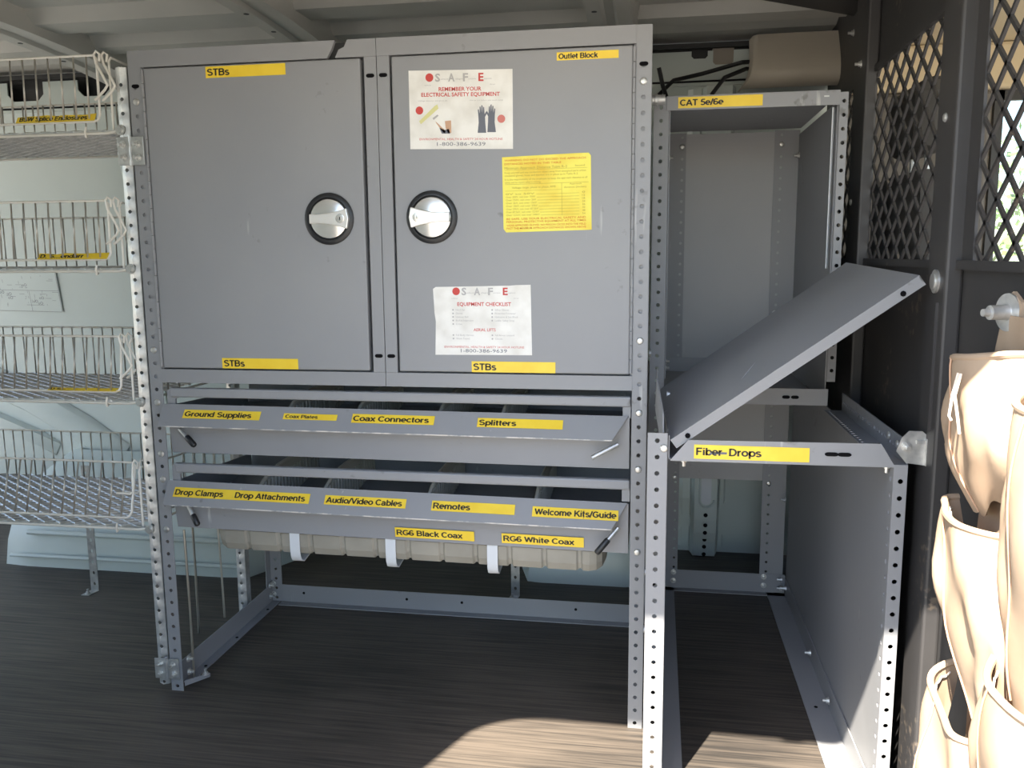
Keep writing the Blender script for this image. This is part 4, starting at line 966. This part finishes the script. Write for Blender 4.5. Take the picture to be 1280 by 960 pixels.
# zinc corner bracket
MB().prism([(1.304, YF-.004, .586), (1.310, YF-.004, .605), (1.320, YF-.004, .616), (1.338, YF-.004, .616), (1.348, YF-.004, .607), (1.348, YF-.004, .569), (1.343, YF-.004, .566), (1.318, YF-.004, .569)], (0, .002, 0)).build('corner_bracket', 'zinc', T)
MB().box(1.342, 1.3435, YF-.012, YF-.004, .567, .606).build('bracket_flange', 'zinc', T)
MB().box(1.330, 1.342, YF-.008, YF-.004, .598, .603).build('bracket_tab', 'zinc', T)
bolt(T, (1.3175, YF-.004, .593)); screw(T, TL+.0245, .580, YF-.001)
for x, y in ((1.005, YF+.02), (1.298, YF+.02)): place(BOLT, 'bolt', (x, y, .560), T, (PI/2, 0, 0))
place(SCREW, 'screw', (1.320, YF+.05, .585), T, RXm); place(SCREW, 'screw', (1.320, YF+.10, .588), T, RXm)
# floor rails of the tower
angle(T, (1.3035, YF+.03, .002), (1.2965, YB, .002), (0, 0, 1), (-1, 0, 0), .045, .046)
angle(T, (TL+.03, YF+.03, .002), (TL+.03, YB, .002), (0, 0, 1), (1, 0, 0), .045, .036)
angle(T, (.98, YB-.003, .002), (1.296, YB-.003, .002), (0, 0, 1), (0, -1, 0), .05, .022)
for y, x in ((.66, 1.290), (.30, 1.286), (.10, 1.288)): bolt(T, (1.294, y, .03), RXm)
place(hm, 'rail_hole', (1.275, .12, .0045), T, RZ)
for z in (.045, .022): bolt(T, (1.014, YB-.005, z)); bolt(T, (1.243, YB-.005, z)); bolt(T, (1.286, YB-.02, z), RXm)
for z, x in ((1.128, 1.014), (1.128, 1.248), (.30, 1.012), (.292, 1.247), (.60, 1.022), (.725, 1.246)): screw(T, x, z, YB-.002)
for z in (1.098, .258): bolt(T, (1.286, YB-.03, z), RXm)
for z in (1.098, .606, .590): bolt(T, (TL+.031, YB-.05, z), RX)
for z in (.612, .588): bolt(T, (TL+.031, .10, z), RX)
# spacer nuts joining tower and cabinet frame
for z in (1.158, .675): MB().tube([(W+.001, YM-.03, z), (W+.006, YM-.03, z)], .006, 8).build('spacer', 'zinc', T, True)

# loose hinged lid propped at a slant
A = Vector((.985, -.205, .590)); B = Vector((1.322, -.214, .836)); D_ = Vector((.968, .195, .604))
ex = (B-A); ey = (D_-A); nz_ = ex.cross(ey).normalized()
ld = thing('shelf_lid', 'grey steel lid propped open at a slant across the shelving tower', 'lid', (A+D_)/2)
MB().prism([A, B, B+ey, D_], nz_*.002).build('lid_sheet', 'grey', ld)
exn = ex.normalized(); eyn = ey.normalized()
MB().prism([A, B, B-nz_*.014, A-nz_*.014], eyn*.002).build('lid_flange', 'grey', ld)
MB().prism([D_, D_+ex, D_+ex-nz_*.014, D_-nz_*.014], -eyn*.002).build('lid_flange', 'grey', ld)
MB().prism([B, B+ey, B+ey-nz_*.010, B-nz_*.010], -exn*.002).build('lid_flange', 'grey', ld)
q = (-eyn).to_track_quat('-Y', 'Z').to_euler()
for tt in (.06, .925): place(hm, 'lid_hole', A+ex*tt-nz_*.007-eyn*.0006, ld, q, (1.2, 1, 1.2))
pa = A+ex*.33+ey*.18+nz_*.0024
label(ld, 'paint_chip', pa, exn, eyn, .03, .02, 'strap', (), corners=[(0, 0), (.012, .012), (.010, .016), (.034, .046), (.016, .024), (.018, .019)], lab='bare paint chip')

# trim cover and cables above the tower
m = MB(); rows = []
for i in range(9):
    a = i/8*PI/2; z = 1.378-.120*math.sin(a)**1.0 if i else 1.381
    y = .70-.05*math.sin(i/8*PI*.9)
    rows.append([(1.165-.02*math.sin(i/8*PI/2)**6+.006*(1-i/8), y+.05, z), (1.170-.02*math.sin(i/8*PI/2)**6+.006*(1-i/8), y+.01, z), (1.185, y, z), (1.28, y-.002, z), (1.366, y, z)])
tag(m.grid(rows).build('trim_cover', 'cover', None, True, .003), 'curved tan plastic cover below the roof, next to the partition', 'trim cover')
for k, (p, lab) in enumerate((([(.955, .66, 1.245), (.99, .70, 1.285), (1.06, .72, 1.302), (1.15, .70, 1.32), (1.22, .74, 1.33)], 'black cable arching to the tan cover above the shelving tower'),
                              ([(1.08, .68, 1.245), (1.11, .69, 1.285), (1.16, .70, 1.305), (1.22, .75, 1.31)], 'short black cable rising beneath the tan cover'),
                              ([(.955, .62, 1.30), (.965, .63, 1.26), (.975, .65, 1.235)], 'black cable loop hanging beside the cabinet corner'))):
    tag(MB().tube(p, .005, 8).build('cable', 'black', None, True), lab, 'cable', 'black cables above the tower')
MB().lathe([(.009, 0), (.009, .004), (.0105, .005), (.0105, .01), (.009, .011), (.009, .024), (.0001, .024)], (.945, .19, 1.155), (1, 0, 0), 12).build('spacer', 'zinc', T, True)

# ================================================================== CANVAS TOOL POUCHES ON THE PARTITION
tp = thing('canvas_tool_pouch', 'sunlit cream canvas tool pouch with open pockets hanging on the black partition', 'tool pouch', (1.33, -.58, .10))
def fold_n(y, z, k=0.0):      # slow cloth undulation
    return math.sin(y*23+z*5+k)*.5+math.sin(y*11-z*13+k*2)*.35+math.sin(z*21+y*4+k)*.25
rows = []
for i in range(30):
    z = .80-i*.0265; row = []
    for k in range(19):
        y = -.85+k*.0232
        if i < 3: y = -.475+(y+.475)*(.25+.25*i)
        row.append((1.348-.010*(1+fold_n(y, z))*.7, y, z))
    rows.append(row)
MB().grid(rows).build('backing', 'canvas', tp, True, .0025)
def pocket(yc, zr, a, b, hgt, tilt, lean, pinch, seed, front=.0, t0=.35):
    """an open bucket pocket: a, b = reach and half width at the rim; pinch = how far the foot narrows; lean slides the foot along the wall"""
    rows = []; n = 28; mrow = 16
    for i in range(mrow+1):
        t_ = i/mrow
        belly = 1+.16*math.sin(min(t_*1.5, 1)*PI)*(1-t_*.3)
        nar = 1-pinch*max(0, (t_-t0)/(1-t0))**1.6
        row = []
        for k in range(n+1):
            an = -PI/2+PI*k/n; cs_, sn = math.cos(an), math.sin(an)
            flat = abs(sn)**.8*(1 if sn > 0 else -1)
            w_ = 1+.16*min(1, t_*1.6)*math.sin(an*4+seed+t_*5)+.08*math.sin(an*9+seed*2-t_*6)*min(1, t_*2)
            x = 1.338-a*(cs_**.75 if cs_ > 0 else 0)*belly*nar*w_-.004*math.sin(t_*9+an*4+seed)
            y = yc+b*flat*(1+.10*math.sin(t_*PI))*nar**.6+lean*t_
            z = zr+tilt*sn-front*cs_*(1-t_)-hgt*t_*(1-.12*abs(sn)*t_)+.004*math.sin(an*7+seed)*(t_ > .05)
            row.append((min(x, 1.346), y, z))
        rows.append(row)
    o = MB().grid(rows).build('pocket', 'canvas', tp, True, .003)
    MB().tube(rows[0], .0042, 8).build('rolled_rim', 'canvas', o, True)
    ins = [Vector(q)+Vector((.007, 0, -.010-.003*(j % 2))) for j, q in enumerate(rows[0][2:-2])]
    MB().tube(ins, .0013, 6).build('rim_cord', 'rope', o, True)
    seam = [(rw[16][0]-.003, rw[16][1], rw[16][2]) for rw in rows]
    MB().tube(seam, .0012, 6).build('seam', 'ink_tan', o, True)
    return o
pocket(-.468, .752, .036, .076, .182, -.012, -.012, .72, 1.0, .0, .55)
pocket(-.462, .568, .036, .078, .230, .0, -.06, .70, 2.3, .004, .3)
pocket(-.480, .352, .040, .075, .260, .010, .0, .25, 4.1, .022)
pocket(-.640, .735, .024, .080, .330, .0, .02, .55, 5.2, .020)
pocket(-.640, .46, .034, .085, .300, .0, .03, .6, 6.6, .030)
for q, dy in ((0, .004), (1, -.004)):
    MB().tube([(1.288, -.50+dy, .738), (1.284-q*.003, -.503+dy*2, .715), (1.281+q*.004, -.505+dy*2, .69), (1.284+q*.004, -.504+dy*2, .685-q*.012)], .0016, 6).build('cord_end', 'rope', tp, True)
MB().prism([(1.345, -.495, .765), (1.345, -.455, .765), (1.345, -.452, .815), (1.345, -.475, .826), (1.345, -.50, .815)], (.004, 0, 0)).build('hanger_tab', 'canvas', tp)
hk = thing('hook_bolt', 'zinc bolt with a large round washer holding up the canvas pouch', 'hook bolt', (1.345, -.475, .80))
MB().lathe([(.021, 0), (.021, .002), (.009, .0022), (.008, .004), (.008, .022), (.0045, .0225), (.004, .03), (.0001, .03)], (1.342, -.475, .803), (-1, -.25, 0), 24).build('washer', 'zinc', hk, True)
MB().tube([(1.37, -.475, .803), (1.341, -.475, .803)], .005, 8).build('shank', 'bolt', hk, True)
